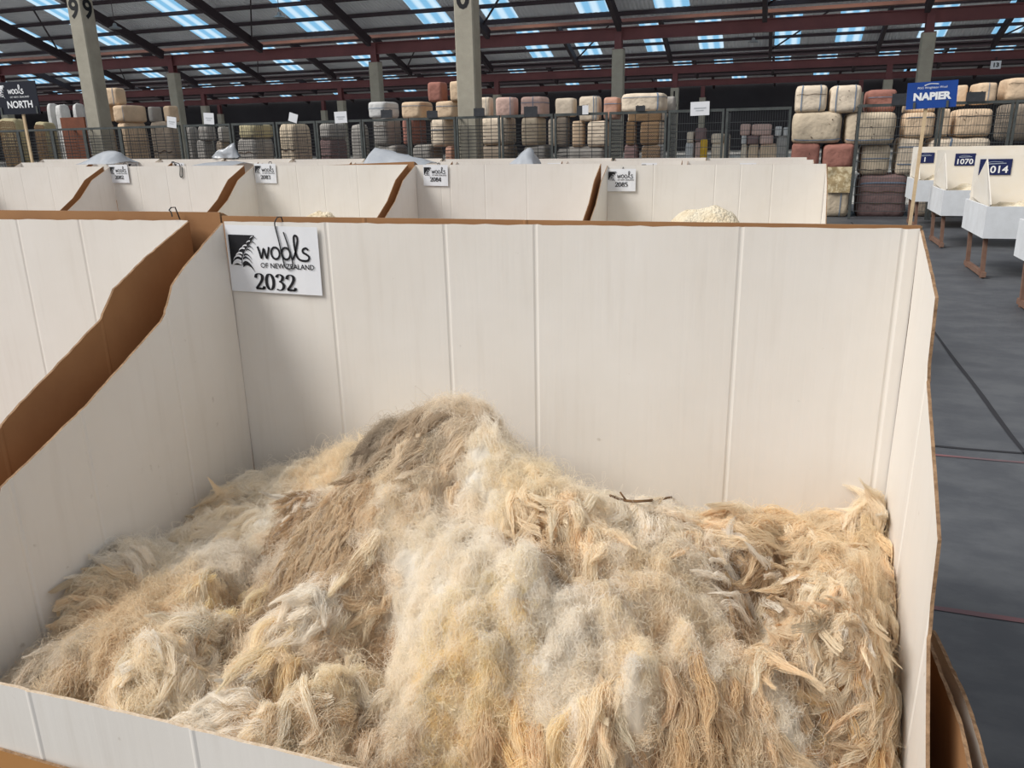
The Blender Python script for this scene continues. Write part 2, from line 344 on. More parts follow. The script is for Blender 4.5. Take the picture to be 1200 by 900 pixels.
beam(4.68, 5.08, 60.6, RED_STEEL, 'faint red steel beam far back on the fourth row of pillars')
beam(5.3, 5.6, 60.8, DARK_STEEL, 'dark gutter beam along the third roof bay', 'gutter_beam')
PILL = [(-16.4, 17.0, 5.5, 'thick concrete pillar behind the tan bales, marked 9', ('9', '9')), (-6.4, 17.0, 5.5, 'thick concrete pillar rising among the bales in the middle', ('0', None))]
for x, lb in ((-35.6, 'far concrete pillar hidden beside the dark banner'), (-25.65, 'slim concrete pillar right of the thick pillar marked 9'), (-15.78, 'slim concrete pillar above the white bale'), (-5.88, 'slim concrete pillar above the big cream bale'), (4.38, 'concrete pillar behind the blue place sign')):
    PILL.append((x, 31.25, 4.57, lb, (None, None)))
for x, lb in ((-45.7, 'distant concrete pillar at the far left'), (-35.8, 'distant concrete pillar above the tilted white notice'), (-25.8, 'distant concrete pillar behind the square white notice'), (-15.7, 'distant concrete pillar behind the middle pillar'), (-5.6, 'distant concrete pillar marked 10'), (4.9, 'distant pillar left of the blue place sign')):
    PILL.append((x, 46.2, 3.9, lb, ('1\n0', None) if x == -5.6 else (None, None)))
for x, lb in ((-45.5, 'very distant pillar seen left of the white bale'), (-35.5, 'very distant pillar seen over the wire cages'), (-5.4, 'very distant pillar behind the large blank notice'), (4.8, 'very distant pillar behind the right bale stack')):
    PILL.append((x, 60.6, 3.9, lb, (None, None)))
for x, y, zc, lb, marks in PILL:
    e = tag(empty('pillar', (x, y, 0), lb, 'pillar'), kind='structure'); w = .21
    bm = bmesh.new(); bmesh.ops.create_cube(bm, size=1.0)
    for v in bm.verts: v.co = Vector((v.co.x*2*w, v.co.y*2*w, (v.co.z+.5)*zc))
    bmesh.ops.bevel(bm, geom=[q for q in bm.edges if abs(q.verts[0].co.z-q.verts[1].co.z) > 1], offset=.025, segments=1, affect='EDGES')
    me = bpy.data.meshes.new('shaft'); bm.to_mesh(me); bm.free(); link('shaft', me, CONCRETE, e)
    top = 5.28 if y > 20 and y < 40 else (4.65 if y > 40 else 6.4)
    MB().box((-.03, -.13, zc), (.03, .13, top)).box((-.13, -.14, zc), (.13, -.11, top)).box((-.13, .11, zc), (.13, .14, top)).box((-.2, -.2, zc), (.2, .2, zc+.03)).build('steel_post', RED_STEEL if y > 20 else DARK_STEEL, e)
    if marks[0]:
        vf = text_mesh(marks[0], .60 if y < 20 else .55, bold=.016); b = MB(); zt = float(onY(92, 20.5, 16.8)[2]) if y < 20 else 3.35
        if marks[0] == '0': zt = float(onY(550, 9, 16.8)[2])
        flat(b, vf, 1, 1, 0, zt, -w-.004)
        if marks[1]:
            vs, fs = text_mesh(marks[1], .60, bold=.016); b.add([(w+.004, a, zt+c) for a, c in vs], fs)
        b.build('painted_number', INK, e)

# ------------------------------------------------------------------ display bins
T = .0055
TORN = mat('torn_white_edge', (214, 200, 180), .85, noise=(50, 4, .25), rgb2=(176, 150, 120), bump=(160, .6, .004))
PROFS = [(0, 0), (.25, -.11), (.42, -.26), (.66, -.40), (.90, -.66)]
PROF = [(0, 0), (.22, -.09), (.237, -.225), (.50, -.40), (.52, -.545), (.64, -.69), (.90, -.72)]
PROFL = [(0, 0), (.17, -.095), (.21, -.125), (.25, -.19), (.51, -.32), (.72, -.405), (.80, -.56), (.90, -.66)]
PROFN = [(0, 0), (.18, -.075), (.28, -.125), (.335, -.185), (.58, -.31), (.62, -.335), (.80, -.52), (.90, -.66)]
def panel(mb, cols, zbot, place, jag=0.0, rows=6, sd=0.0, band=None):
    """cols: (u, off, ztop). inner face mat 0, outer 1, edges 2"""
    n = len(cols); vs = []; fs = []; mi = []
    fr = [k/rows for k in range(rows+1)]
    for side in (0, 1):
        for (u, off, zt) in cols:
            zt2 = zt + jag*mnoise.noise(Vector((u*70, sd, 0)))
            for t in fr:
                z = zbot+(zt2-zbot)*t
                wob = .006*mnoise.noise(Vector((u*2.2+sd, z*2.0, sd)))
                vs.append(place(u, z, off+wob+side*T))
    R = rows+1; S = n*R
    for i in range(n-1):
        for k in range(rows):
            a = i*R+k; b = (i+1)*R+k
            fs.append((a, b, b+1, a+1)); mi.append(0)
            fs.append((S+a, S+a+1, S+b+1, S+b)); mi.append(1)
        fs.append((i*R+rows, (i+1)*R+rows, S+(i+1)*R+rows, S+i*R+rows)); mi.append(2)
        fs.append((i*R, S+i*R, S+(i+1)*R, (i+1)*R)); mi.append(2)
    for i in (0, n-1):
        for k in range(rows):
            a = i*R+k; fs.append((a, a+1, S+a+1, S+a)); mi.append(2)
    mb.add(vs, fs, mi)
def zat(prof, u):
    for (a, za), (b, zb) in zip(prof, prof[1:]):
        if a <= u <= b: return za+(zb-za)*(u-a)/(b-a+1e-9)
    return prof[-1][1]
def cols_for(u0, u1, ztopf, creases, extra=(), n=14, fold=.0016):
    us = set(list(np.linspace(u0, u1, n)) + [e for e in extra if u0 <= e <= u1])
    us = [u for u in us if all(abs(u-c) > .012 for c in creases)]
    out = [(u, 0.0) for u in us]
    for c in creases: out += [(c-.006, 0.0), (c-.0015, fold), (c+.0015, fold), (c+.006, 0.0)]
    return [(u, o, ztopf(u)) for u, o in sorted(out)]
def make_bin(label, xl, xr, yb, ztl, ztr, creases=(.25, .5, .75), pl=PROFS, pr=PROFS, near=False, zb=.42, lip=.80, depth=.90, group=None, facing=1, sidecr=(.33, .62), outer=None):
    e = empty('display_bin', ((xl+xr)/2, yb, 0), label, 'bin', group); hw = (xr-xl)/2; sd = xl*3.1+yb
    nn = 60 if near else 14; jag = .0022 if near else 0.0; f = facing; mats = [WHITE, outer or BROWN, EDGE]
    zt = lambda u: ztl+(ztr-ztl)*(u/(xr-xl))
    mb = MB(); panel(mb, cols_for(0, xr-xl, zt, creases, n=nn), zb, lambda u, z, o: (-hw+u, f*o, z), jag, sd=sd); mb.build('back_panel', mats, e)
    for nm, sx, prof, z0 in (('side_panel', -1, pl, ztl), ('side_panel', 1, pr, ztr)):
        mb = MB(); cols = cols_for(.004, depth, lambda u: z0+zat(prof, u), sidecr if near else (), [p[0] for p in prof], n=nn)
        panel(mb, cols, zb, lambda u, z, o, sx=sx: (sx*(hw+o), -f*u, z), jag, sd=sd+sx); mb.build(nm, mats, e)
    mb = MB()
    if near:   # the front board: white printed upper band, bare brown below
        zm = lip-.145
        panel(mb, cols_for(-.012, xr-xl+.012, lambda u: lip, (.2, .52, .9), n=nn), zm, lambda u, z, o: (-hw+u, -f*(depth+o), z), jag*1.3, sd=sd+5)
        mb.build('front_panel', [WHITE, WHITE, TORN], e)
        mb = MB(); panel(mb, cols_for(-.016, xr-xl+.016, lambda u: zm+.012, (), n=20), zb, lambda u, z, o: (-hw+u, -f*(depth+.008+o), z), 0, sd=sd+6)
        mb.build('lower_front_panel', [BROWN, mat('front_brown_board', (176, 128, 76), .7, noise=(3, 4, .3), rgb2=(158, 110, 62)), EDGE], e)
    else:
        panel(mb, cols_for(-.012, xr-xl+.012, lambda u: lip, (), n=10), zb, lambda u, z, o: (-hw+u, -f*(depth+o), z), jag, sd=sd+5); mb.build('front_panel', mats, e)
    MB().box((-hw, -f*.0 if f < 0 else -depth, zb-.02), (hw, depth if f < 0 else 0, zb)).build('base_board', BROWN, e)
    for sx in (-1, 1):
        for yy in (.06, depth-.06):
            MB().box((sx*(hw-.06)-.03, -f*yy-.03, 0), (sx*(hw-.06)+.03, -f*yy+.03, zb-.02)).build('leg', TIMBER, e)
    return e
YB = 1.70
XL, XR = -1.306, .265
cx = [onY(px, py, YB)[0]-XL for px, py in ((388, 330), (525, 350), (628, 350), (864, 350), (1050, 350))]
make_bin('open white cardboard bin in front, heaped with fleece, label 2032', XL, XR, YB, 1.460, 1.464, cx, PROFL, PROF, True, group='front row bins', sidecr=(.24, .52, .7))
make_bin('white cardboard bin left of the front bin, partly out of frame', XL-.105-1.571, XL-.105, YB, 1.452, 1.462, (.35, .62, 1.0, 1.22), PROF, PROFN, True, group='front row bins')
# bins standing back to back with the front row, seen only as a brown strip along the top
make_bin('bin standing back to back with the front bin, only its brown top edge showing', XL-.02, XR+.004, YB+.028, 1.472, 1.468, (.4, .8), facing=-1, group='bins backing the front row')
make_bin('bin back to back with the left bin, brown top edge showing', XL-.06-1.571, XL-.03, YB+.030, 1.482, 1.480, (.4, .8), facing=-1, group='bins backing the front row')
Y2 = 6.2
def x2(px): return onY(px, 195, Y2)[0]
ROW2 = [(x2(130)-.1-1.56, x2(121), 'bin at the left end of the second row, cut by the frame edge', 1.457), (x2(130), x2(286), 'second-row white bin with label 2082', 1.452), (x2(298), x2(478), 'second-row white bin with label 2083 and a ring stain', 1.444), (x2(487), x2(704), 'second-row white bin with label 2084', 1.436), (x2(712), x2(968), 'second-row white bin with label 2085, fleece showing at its edge', 1.418)]
for i, (a, b, lb, zt) in enumerate(ROW2):
    make_bin(lb, a, b, Y2, zt, zt-.004, [(.28, .55, .9, 1.25), (.3, .62, .85), (.42, .68, 1.0), (.22, .3, .6, .95), (.35, .8, .98, 1.2)][i], group='second row bins')
make_bin('bin back to back with bin 2083, brown tilted edge above it', x2(352), x2(484), Y2+.03, 1.435, 1.462, (.4, .8), facing=-1)
Y3, Y4 = 11.3, 15.0
names3 = ['sixth', 'fifth', 'fourth', 'third', 'second', 'rightmost']
for i in range(6):
    xr_ = .42-1.66*(5-i); zt = float(onY(640-100*(4-i)*.8, 189.5, Y3)[2])
    make_bin(names3[i]+(' from the right' if i < 5 else '')+' of the pale bins in the third row', xr_-1.58, xr_, Y3, zt, zt-.003, (.5, 1.0), group='third row bins')
for i in range(2):
    xr_ = .42-1.66*(6+i); zt = float(onY(200-130*i, 190, Y3)[2])
    make_bin(['third-row bin behind label 2082, with a plastic sheet', 'third-row bin far left, near the banner pole'][i], xr_-1.58, xr_, Y3, zt, zt-.003, (.5, 1.0), group='third row bins')
names4 = ['eighth', 'seventh', 'sixth', 'fifth', 'fourth', 'third', 'second', 'rightmost']
for i in range(10):
    xr_ = .45-1.68*(9-i); px = 950-80*(9-i); zt = float(onY(max(px, 0)+0, 184, Y4)[2])
    lb = (names4[i-2]+(' from the right' if i < 9 else '')+' of the pale bins in the last row before the cages') if i > 1 else ['last-row pale bin at the far left', 'last-row pale bin second from the far left'][i]
    make_bin(lb, xr_-1.62, xr_, Y4, zt, zt-.003, (.5, 1.0), group='last row bins', outer=CREAM)

# ------------------------------------------------------------------ printed bin labels and wire clips
def lot_label(number, loc, label, w=.21, h=.148, small=False, tilt=0.0, group='printed bin labels', logo_only=False):
    e = empty('lot_label', loc, label, 'label', group); e.rotation_euler = (0, tilt, 0)
    b = MB(); n = 6
    vs = []; 
    for side in (0, 1):
        for i in range(n+1):
            for k in range(2): vs.append((w*i/n, -.0006-.0008*math.sin(3*i)+side*.0006, -h*k))
    fs = [(2*i, 2*i+1, 2*i+3, 2*i+2) for i in range(n)]+[(2*(n+1)+2*i, 2*(n+1)+2*i+2, 2*(n+1)+2*i+3, 2*(n+1)+2*i+1) for i in range(n)]
    b.add(vs, fs); b.build('card', PAPER, e)
    u = w/.21; s = .060*u; yy = -.0022 if not small else -.0035
    d, p = logo_shapes(small); b = MB()
    for q in d: flat(b, q, s*1.1, s, .006*u, -.019*u-s, yy, 0)
    for q in p: flat(b, q, s*1.1, s, .006*u, -.019*u-s, yy-.0004, 1)
    b.build('fern_emblem', [INK, PAPER], e)
    b = MB(); k = .0500*u
    for path in WOOLS: flat(b, stroke(path, .085, None, 4), k, k, .0725*u, -.066*u, yy)
    vf = text_mesh('OF NEW ZEALAND', .0142*u, 'LEFT', bold=.0002); flat(b, vf, 1, 1, .075*u, -.083*u, yy)
    b.build('lettering', INK, e)
    if number:
        vs, fs, wd = serif_number(number); b = MB(); flat(b, (vs, fs), .0455*u, .034*u, .058*u, -.128*u, yy); b.build('number', INK, e)
    return e
tl = onY(265, 262, YB)
lot_label('2032', (tl[0], YB-.006, tl[2]-.002), 'white printed label 2032 clipped inside the front bin', w=onY(376, 300, YB)[0]-tl[0], h=onY(300, 261, YB)[2]-onY(330, 340, YB)[2], tilt=.012)
def clip(pts, Y, label, r=.0016, back=.02):
    b = MB(); P = [onY(px, py, Y-.009) for px, py in pts]; P = smooth_path(P, 5)
    P = [P[0]+np.array([.004, back+.012, -.03]), P[0]+np.array([.003, back, .006]), P[0]+np.array([0, .008, .006])]+P
    b.tube(P, r, 6); return tag(b.build('wire_clip', DARK_WIRE), label, 'clip', 'wire label clips')
clip([(323, 258), (322, 264), (327, 284), (332, 306), (335, 314), (340, 315), (343, 309), (338, 290), (332, 272)], YB, 'bent wire clip holding label 2032', .0015)
for num, px, py, ti in (('2082', 126.5, 193, 0), ('2083', 297, 191.5, .02), ('2084', 495, 193, .02), ('2085', 711, 198, .0)):
    t = onY(px+1.5, py, Y2); lot_label(num, (t[0], Y2-.012, t[2]), 'small white label printed %s on the second-row bin' % num, small=True, tilt=ti, w=.215, h=.165)
    c0 = px+18 if num != '2085' else px+19
    clip([(c0, py-1), (c0+.3, py+6), (c0+1.2, py+13), (c0+3, py+13), (c0+3, py+5)], Y2, 'tiny wire clip on label %s' % num, .003, .03)
clip([(201, 190.5), (209, 191.5), (211, 196), (211, 206), (213, 207.5), (214, 205), (213.5, 196)], Y2, 'long bare wire hook hanging on bin 2082', .004, .03)
clip([(198, 246.5), (200, 248), (201.5, 252), (201.6, 254)], YB, 'short wire hook on the brown strip above the left bin', .0016, .02)
for px, lb in ((642, 'small printed label on the third row above bin 2084'), (752, 'small printed label on the third row above label 2085'), (867, 'small printed label on the third row above the fleece of bin 2085'), (204, 'small printed label on the third row above bin 2082'), (151, 'tiny printed label on the third row above label 2082')):
    t = onY(px, 190.5, Y3); lot_label(None, (t[0], Y3-.02, t[2]-.005), lb, small=True, group='third row labels')

# ------------------------------------------------------------------ loose cardboard flaps outside the right wall
def sheet(label, top, X, dx, zbot, mi):
    P = [onX(px, py, X) for px, py in top]; b = MB(); vs = []; fs = []; m2 = []
    P = smooth_path(P, 6); n = len(P)
    for side in (0, 1):
        for i, p in enumerate(P):
            j = .004*mnoise.noise(Vector((p[1]*60, side, X*9)))
            for k in range(5):
                t = k/4; z = p[2]+(zbot-p[2])*t+(j if k == 0 else 0)
                vs.append((p[0]+dx*t+side*.006+.004*mnoise.noise(Vector((p[1]*6, z*5, X))), p[1], z))
    S = n*5
    for i in range(n-1):
        for k in range(4):
            a = i*5+k; c = (i+1)*5+k
            fs += [(a, a+1, c+1, c), (S+a, S+c, S+c+1, S+a+1)]; m2 += [mi, 1]
        fs.append((i*5, (i+1)*5, S+(i+1)*5, S+i*5)); m2.append(2)
    for i in (0, n-1):
        for k in range(4): a = i*5+k; fs.append((a, a+1, S+a+1, S+a)); m2.append(2)
    b.add(vs, fs, m2)
    return tag(b.build('cardboard_sheet', [WHITE, BROWN, EDGE]), label, 'cardboard', 'loose cardboard sheets')
sheet('folded cardboard sheet close against the right side of the front bin', [(1088, 752), (1105, 800), (1122, 850), (1134, 900), (1142, 940)], .315, .01, .0, 1)
sheet('outer torn cardboard sheet leaning right of the front bin', [(1092, 738), (1110, 775), (1128, 815), (1141, 860), (1152, 900), (1160, 940)], .345, .015, .0, 0)

# ------------------------------------------------------------------ display trays on stands along the aisle
def lumpy(mb, x0, x1, y0, y1, base, peak, n, seed, amp, mi=0):
    vs = []; fs = []
    for j in range(n+1):
        for i in range(n+1):
            a = i/n; c = j/n; x = x0+(x1-x0)*a; y = y0+(y1-y0)*c
            e = min(a, 1-a, c, 1-c)*2; h = peak*min(1, e*1.3)**.8
            h += amp*(mnoise.fractal(Vector((x*5, y*5, seed)), 1.0, 2.0, 4)) * min(1, e*4)
            vs.append((x, y, base+max(h, .0)))
    for j in range(n):
        for i in range(n):
            a = j*(n+1)+i; fs.append((a, a+1, a+n+2, a+n+1))
    k = len(vs); vs += [(x0, y0, base-.05), (x1, y0, base-.05), (x1, y1, base-.05), (x0, y1, base-.05)]
    fs.append((k, k+3, k+2, k+1))
    mb.add(vs, fs, mi)
FLEECE = mat('cream_fleece', (236, 228, 208), .95, noise=(9, 6, .25), rgb2=(204, 184, 150), bump=(45, 1.0, .03), spec=.05)
def tray(yf, label, number, lab_px, heap, x0=2.20, wd=2.1, dp=1.12):
    e = empty('display_tray', (x0, yf, 0), label, 'display tray', 'aisle display trays')
    z0, z1, zb = .455, .80, 1.31
    b = MB(); t = .02
    b.box((0, 0, z0), (wd, t, z1)).box((0, t+.001, z0), (t, dp-t-.001, z1)).box((wd-t, t+.001, z0), (wd, dp-t-.001, z1)).box((0, dp-t, z0), (wd, dp, z1)).box((t+.001, t+.001, z0+.002), (wd-t-.001, dp-t-.001, z0+t))
    b.build('tray_box', TRAYWHITE, e)
    MB().box((.02, dp-.14, z1-.1), (wd-.02, dp-.12, zb)).build('back_board', CREAM, e)
    # folded cream wing: peak two thirds forward, one crease
    A = (.03, dp*.42, 1.285); F = (.035, dp*.02, z1+.02); B_ = (.03, dp-.02, z1+.05); G = (.10, dp*.36, z1-.06)
    b = MB(); vs = [A, F, G, B_]; vs += [(x+.012, y, z-.004) for x, y, z in vs]
    b.add(vs, [(0,2,1),(0,3,2),(4,5,6),(4,6,7),(0,1,5,4),(3,0,4,7),(1,2,6,5),(2,3,7,6)]); b.build('side_wing', CREAM, e)
    b = MB(); b.add([(wd-.05, dp-.1, zb-.03), (wd-.03, .03, z1+.02), (wd-.03, dp-.1, z1), (wd-.035, dp-.1, zb-.03), (wd-.015, .03, z1+.02), (wd-.015, dp-.1, z1)], [(0,1,2),(5,4,3),(0,3,4,1),(1,4,5,2),(2,5,3,0)]); b.build('side_wing', CREAM, e)
    for xx in (.06, wd-.1):
        for yy in (.12, dp-.22): MB().bar((xx+.02, yy, .0), (xx, yy, z0), .042, .042).build('leg', TIMBER, e)
        MB().bar((xx+.02, .04, .045), (xx+.02, dp-.12, .045), .045, .055).build('skid', TIMBER, e)
    if number:
        c = onY(lab_px[0], lab_px[1], yf+dp-.145); d = onY(lab_px[2], lab_px[3], yf+dp-.145); w = d[0]-c[0]; h = c[2]-d[2]
        le = empty('lot_label', (c[0], yf+dp-.146, c[2]), 'blue label printed %s on the %s' % (number, lab_px[4]), 'label', 'blue tray labels')
        MB().box((0, -.003, -h), (w, 0, 0)).build('card', NAVY, le)
        s, sz, al, xo = lab_px[5]
        b = MB(); flat(b, text_mesh(s, h*sz, al, bold=.012*h), 1.12, 1, w*xo, -h*.86, -.006); b.build('number', WHITEPRINT, le)
        b = MB(); flat(b, stroke([(.18, -.27), (.40, -.16), (.72, -.2)], .03), w, h, 0, 0, -.006); flat(b, ([(.2,-.34),(.82,-.29),(.82,-.24),(.2,-.28)], [(0,1,2,3)]), w, h, 0, 0, -.006); b.build('swoosh_emblem', GREYPRINT, le)
    if heap:
        b = MB(); lumpy(b, x0+.14, x0+wd-.08, yf+.05, yf+dp-.16, z1-.08, heap, 26, yf, .09)
        tag(b.build('fleece_heap', FLEECE, smooth=True), 'cream fleece heaped in the '+lab_px[4], 'fleece', kind='stuff')
tray(15.0, 'farthest white display tray on wooden legs, below the blue place sign', '1', (1077, 179, 1094, 191, 'farthest tray', ('1', .62, 'CENTER', .42)), .24)
tray(12.6, 'white display tray with blue label 1070', '1070', (1120, 180, 1142, 194, 'tray second from the far end', ('1070', .60, 'CENTER', .48)), .20)
tray(10.05, 'large white display tray at the right with blue label 1014', '1014', (1149, 186.5, 1184, 205, 'tray second nearest in the aisle', ('1014', .62, 'CENTER', .53)), .15)
tray(7.62, 'nearest white display tray cut off by the right frame edge', None, (0, 0, 0, 0, 'nearest tray'), None)

# ------------------------------------------------------------------ wire cages in front of the bales
YC = 16.6; ZT = 2.055; ZD = .52
def cage(pxa, pxb, label, front=True, fine=False, left=True, low=.15, sidefine=True, dep=1.2):
    a = onY(pxa, 150, YC)[0]; c = onY(pxb, 150, YC)[0]; w = c-a
    e = empty('wire_cage', (a, YC, 0), label, 'wire cage', 'wire cages in front of the bales')
    for x in ([0.02, w-.02] if w > .5 else [0.02]):
        MB().box((x-.022, -.022, 0), (x+.022, .022, ZT)).build('post', CAGE_POST, e)
    MB().box((0, -.025, ZT-.05), (w, .025, ZT)).box((.0, .0, ZT-.04), (.03, dep, ZT-.005)).build('top_rail', CAGE_POST, e)
    if front:
        b = MB(); sp = .15 if fine else .07
        for k in range(int((ZT-.1-low)/sp)): b.wire((0, 0, low+sp*k), (w, 0, low+sp*k), .0055 if fine else .0075)
        st = .045 if fine else .26
        for k in range(1, int(w/st)+1): b.wire((st*k, .004, low), (st*k, .004, ZT), .003 if fine else .007)
        b.build('front_mesh', STEEL_WIRE if fine else DARK_WIRE, e)
    if left:
        b = MB()
        for k in range(int((ZT-.1-low)/.085)): b.wire((.01, 0, low+.085*k), (.01, dep, low+.085*k), .006)
        for k in range(1, 15): b.wire((.012, dep/14*k, low), (.012, dep/14*k, ZT), .0045)
        b.build('side_mesh', DARK_WIRE, e)
    MB().box((0, .03, ZD-.05), (w, 3.6, ZD)).build('deck', TIMBER, e) if low > .5 else None
    return e
CG = [(-30, 20, 'cage below the dark banner'), (20, 60, 'cage right of the banner pole'), (60, 98, 'cage with a rust-brown board inside'), (98, 140, 'cage around the thick pillar marked 9'), (140, 211, 'dim cage under the tan bales by the tilted notice'), (216, 270, 'cage under the square white notice'), (272, 322, 'cage of yellowish bales with the tilted notice'), (324, 370, 'cage left of the twin white notices'), (371, 424, 'cage holding a purple-grey bale'), (425, 479, 'cage in front of the white bale'),
  (480, 534, 'cage in front of two tan bales'), (535, 586, 'cage around the middle pillar'), (588, 648, 'cage in front of the pink bales'), (650, 712, 'cage below the cream and salmon bales'), (714, 781, 'cage round the lattice-wrapped bales')]
for a, b_, l in CG: cage(a, b_, 'wire mesh '+l, low=.6)
cage(783, 848, 'open wire cage under the large blank notice', front=True, fine=True, low=.6)
cage(850, 926, 'wire cage looking onto far pink bales, left of the open gap', front=True, fine=True, low=.6)
cage(1004, 1100, 'tall wire cage holding the purple-brown bale', fine=True, dep=1.5)
cage(1101, 1184, 'wire cage of tan bales behind the blue place sign', fine=True, left=False, dep=1.5)
cage(1186, 1260, 'wire cage at the right frame edge', fine=True, dep=1.6)

# ------------------------------------------------------------------ wool bales
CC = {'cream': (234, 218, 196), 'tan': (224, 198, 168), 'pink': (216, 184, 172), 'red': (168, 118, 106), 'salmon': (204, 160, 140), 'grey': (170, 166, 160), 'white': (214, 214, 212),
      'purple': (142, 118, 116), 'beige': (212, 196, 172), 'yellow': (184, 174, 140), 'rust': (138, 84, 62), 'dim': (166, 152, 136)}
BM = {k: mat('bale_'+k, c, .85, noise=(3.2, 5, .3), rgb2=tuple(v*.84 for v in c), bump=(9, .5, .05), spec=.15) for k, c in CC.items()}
BSTRIPE = mat('blue_pack_stripe', (116, 132, 152), .8); DSTRIPE = mat('dark_pack_seam', (92, 76, 64), .85)
LATT = mat('lattice_netting', (140, 114, 86), .8)
def bale_surface(w, d, h, n=9, seed=0, k=8.0):
    """rounded, slightly bulging box; returns MB data per cube face"""
    def P(a, b, c):
        v = np.array([a, b, c]); q = (np.abs(v)**k).sum()**(1/k); v = v/q
        bul = 1+.03*mnoise.noise(Vector((v[0]*1.3, v[1]*1.3, v[2]*1.3+seed)))+.012*mnoise.noise(Vector((v[0]*4, v[1]*4, v[2]*4+seed)))
        v = v*bul*1.03
        return np.array([v[0]*w/2, v[1]*d/2, max(v[2], -1.0)*h/2+h/2])
    return P
def bale(name, x0, x1, y0, z0, z1, col, label, seed, d=1.0, extras=(), group=None, n=9):
    w = x1-x0; h = z1-z0; e_loc = ((x0+x1)/2, y0+d/2, z0); P = bale_surface(w, d, h, seed=seed)
    root = None
    def grid(fn, na, nb, mb, mi=0):
        vs = [fn(2*i/na-1, 2*j/nb-1) for j in range(nb+1) for i in range(na+1)]
        fs = [(j*(na+1)+i, j*(na+1)+i+1, (j+1)*(na+1)+i+1, (j+1)*(na+1)+i) for j in range(nb) for i in range(na)]
        mb.add(vs, fs, mi)
    mb = MB()
    for fn in (lambda a, b: P(a, -1, b), lambda a, b: P(-a, 1, b), lambda a, b: P(1, a, b), lambda a, b: P(-1, -a, b), lambda a, b: P(a, b, 1), lambda a, b: P(a, -b, -1)): grid(fn, n, n, mb)
    bm = bmesh.new(); me0 = bpy.data.meshes.new('x'); me0.from_pydata(mb.v, [], mb.f); bm.from_mesh(me0); bmesh.ops.remove_doubles(bm, verts=bm.verts, dist=1e-4)
    me = bpy.data.meshes.new(name); bm.to_mesh(me); bm.free(); bpy.data.meshes.remove(me0)
    o = link(name, me, BM[col], None, e_loc, True); tag(o, label, 'wool bale', group)
    def lift(p): c = np.array([0, 0, h/2]); v = p-c; return c+v*(1+.012/max(np.linalg.norm(v), .1))
    for ex in extras:
        if ex[0] == 'v':   # vertical stripe pair on the front
            for u in ex[1:]:
                b = MB(); hw_ = .035; grid(lambda a, c: lift(P(u+a*hw_, -1, c)), 1, 10, b); grid(lambda a, c: lift(P(u+a*hw_, -c*.98, 1)), 1, 8, b); b.build('stripe', BSTRIPE, o)
        if ex[0] == 'h':
            for u in ex[1:]:
                b = MB(); grid(lambda a, c: lift(P(a, -1, u+c*.03)), 12, 1, b); grid(lambda a, c: lift(P(1, a, u+c*.03)), 8, 1, b); b.build('stripe', BSTRIPE, o)
        if ex[0] == 's':   # puckered seam
            b = MB(); grid(lambda a, c: lift(P(a, -1, ex[1]+c*.02+.03*math.sin(a*7))), 14, 1, b); b.build('seam', DSTRIPE, o)
        if ex[0] == 'c':   # closing clips / puckers
            rr = random.Random(seed)
            for k in range(ex[1]):
                a0 = rr.uniform(-.8, .8); c0 = rr.uniform(-.7, .8); da = rr.uniform(-.09, .09); dc = rr.uniform(-.12, .12)
                b = MB(); b.add([lift(P(a0, -1, c0)), lift(P(a0+.03, -1, c0+.03)), lift(P(a0+da+.04, -1, c0+dc+.03)), lift(P(a0+da, -1, c0+dc))], [(0,1,2,3)])
                b.build('pucker', DSTRIPE, o)
        if ex[0] == 'x':   # lattice netting
            b = MB(); st = .17
            for s in (-1, 1):
                for k in range(-12, 13):
                    pts = []
                    for t in np.linspace(-1, 1, 15):
                        a = k*st+s*t; 
                        if abs(a) <= 1: pts.append(lift(P(a, -1, t*.98)))
                    if len(pts) > 1: b.tube(pts, .008, 4)
            b.build('netting', LATT, o)
    return o
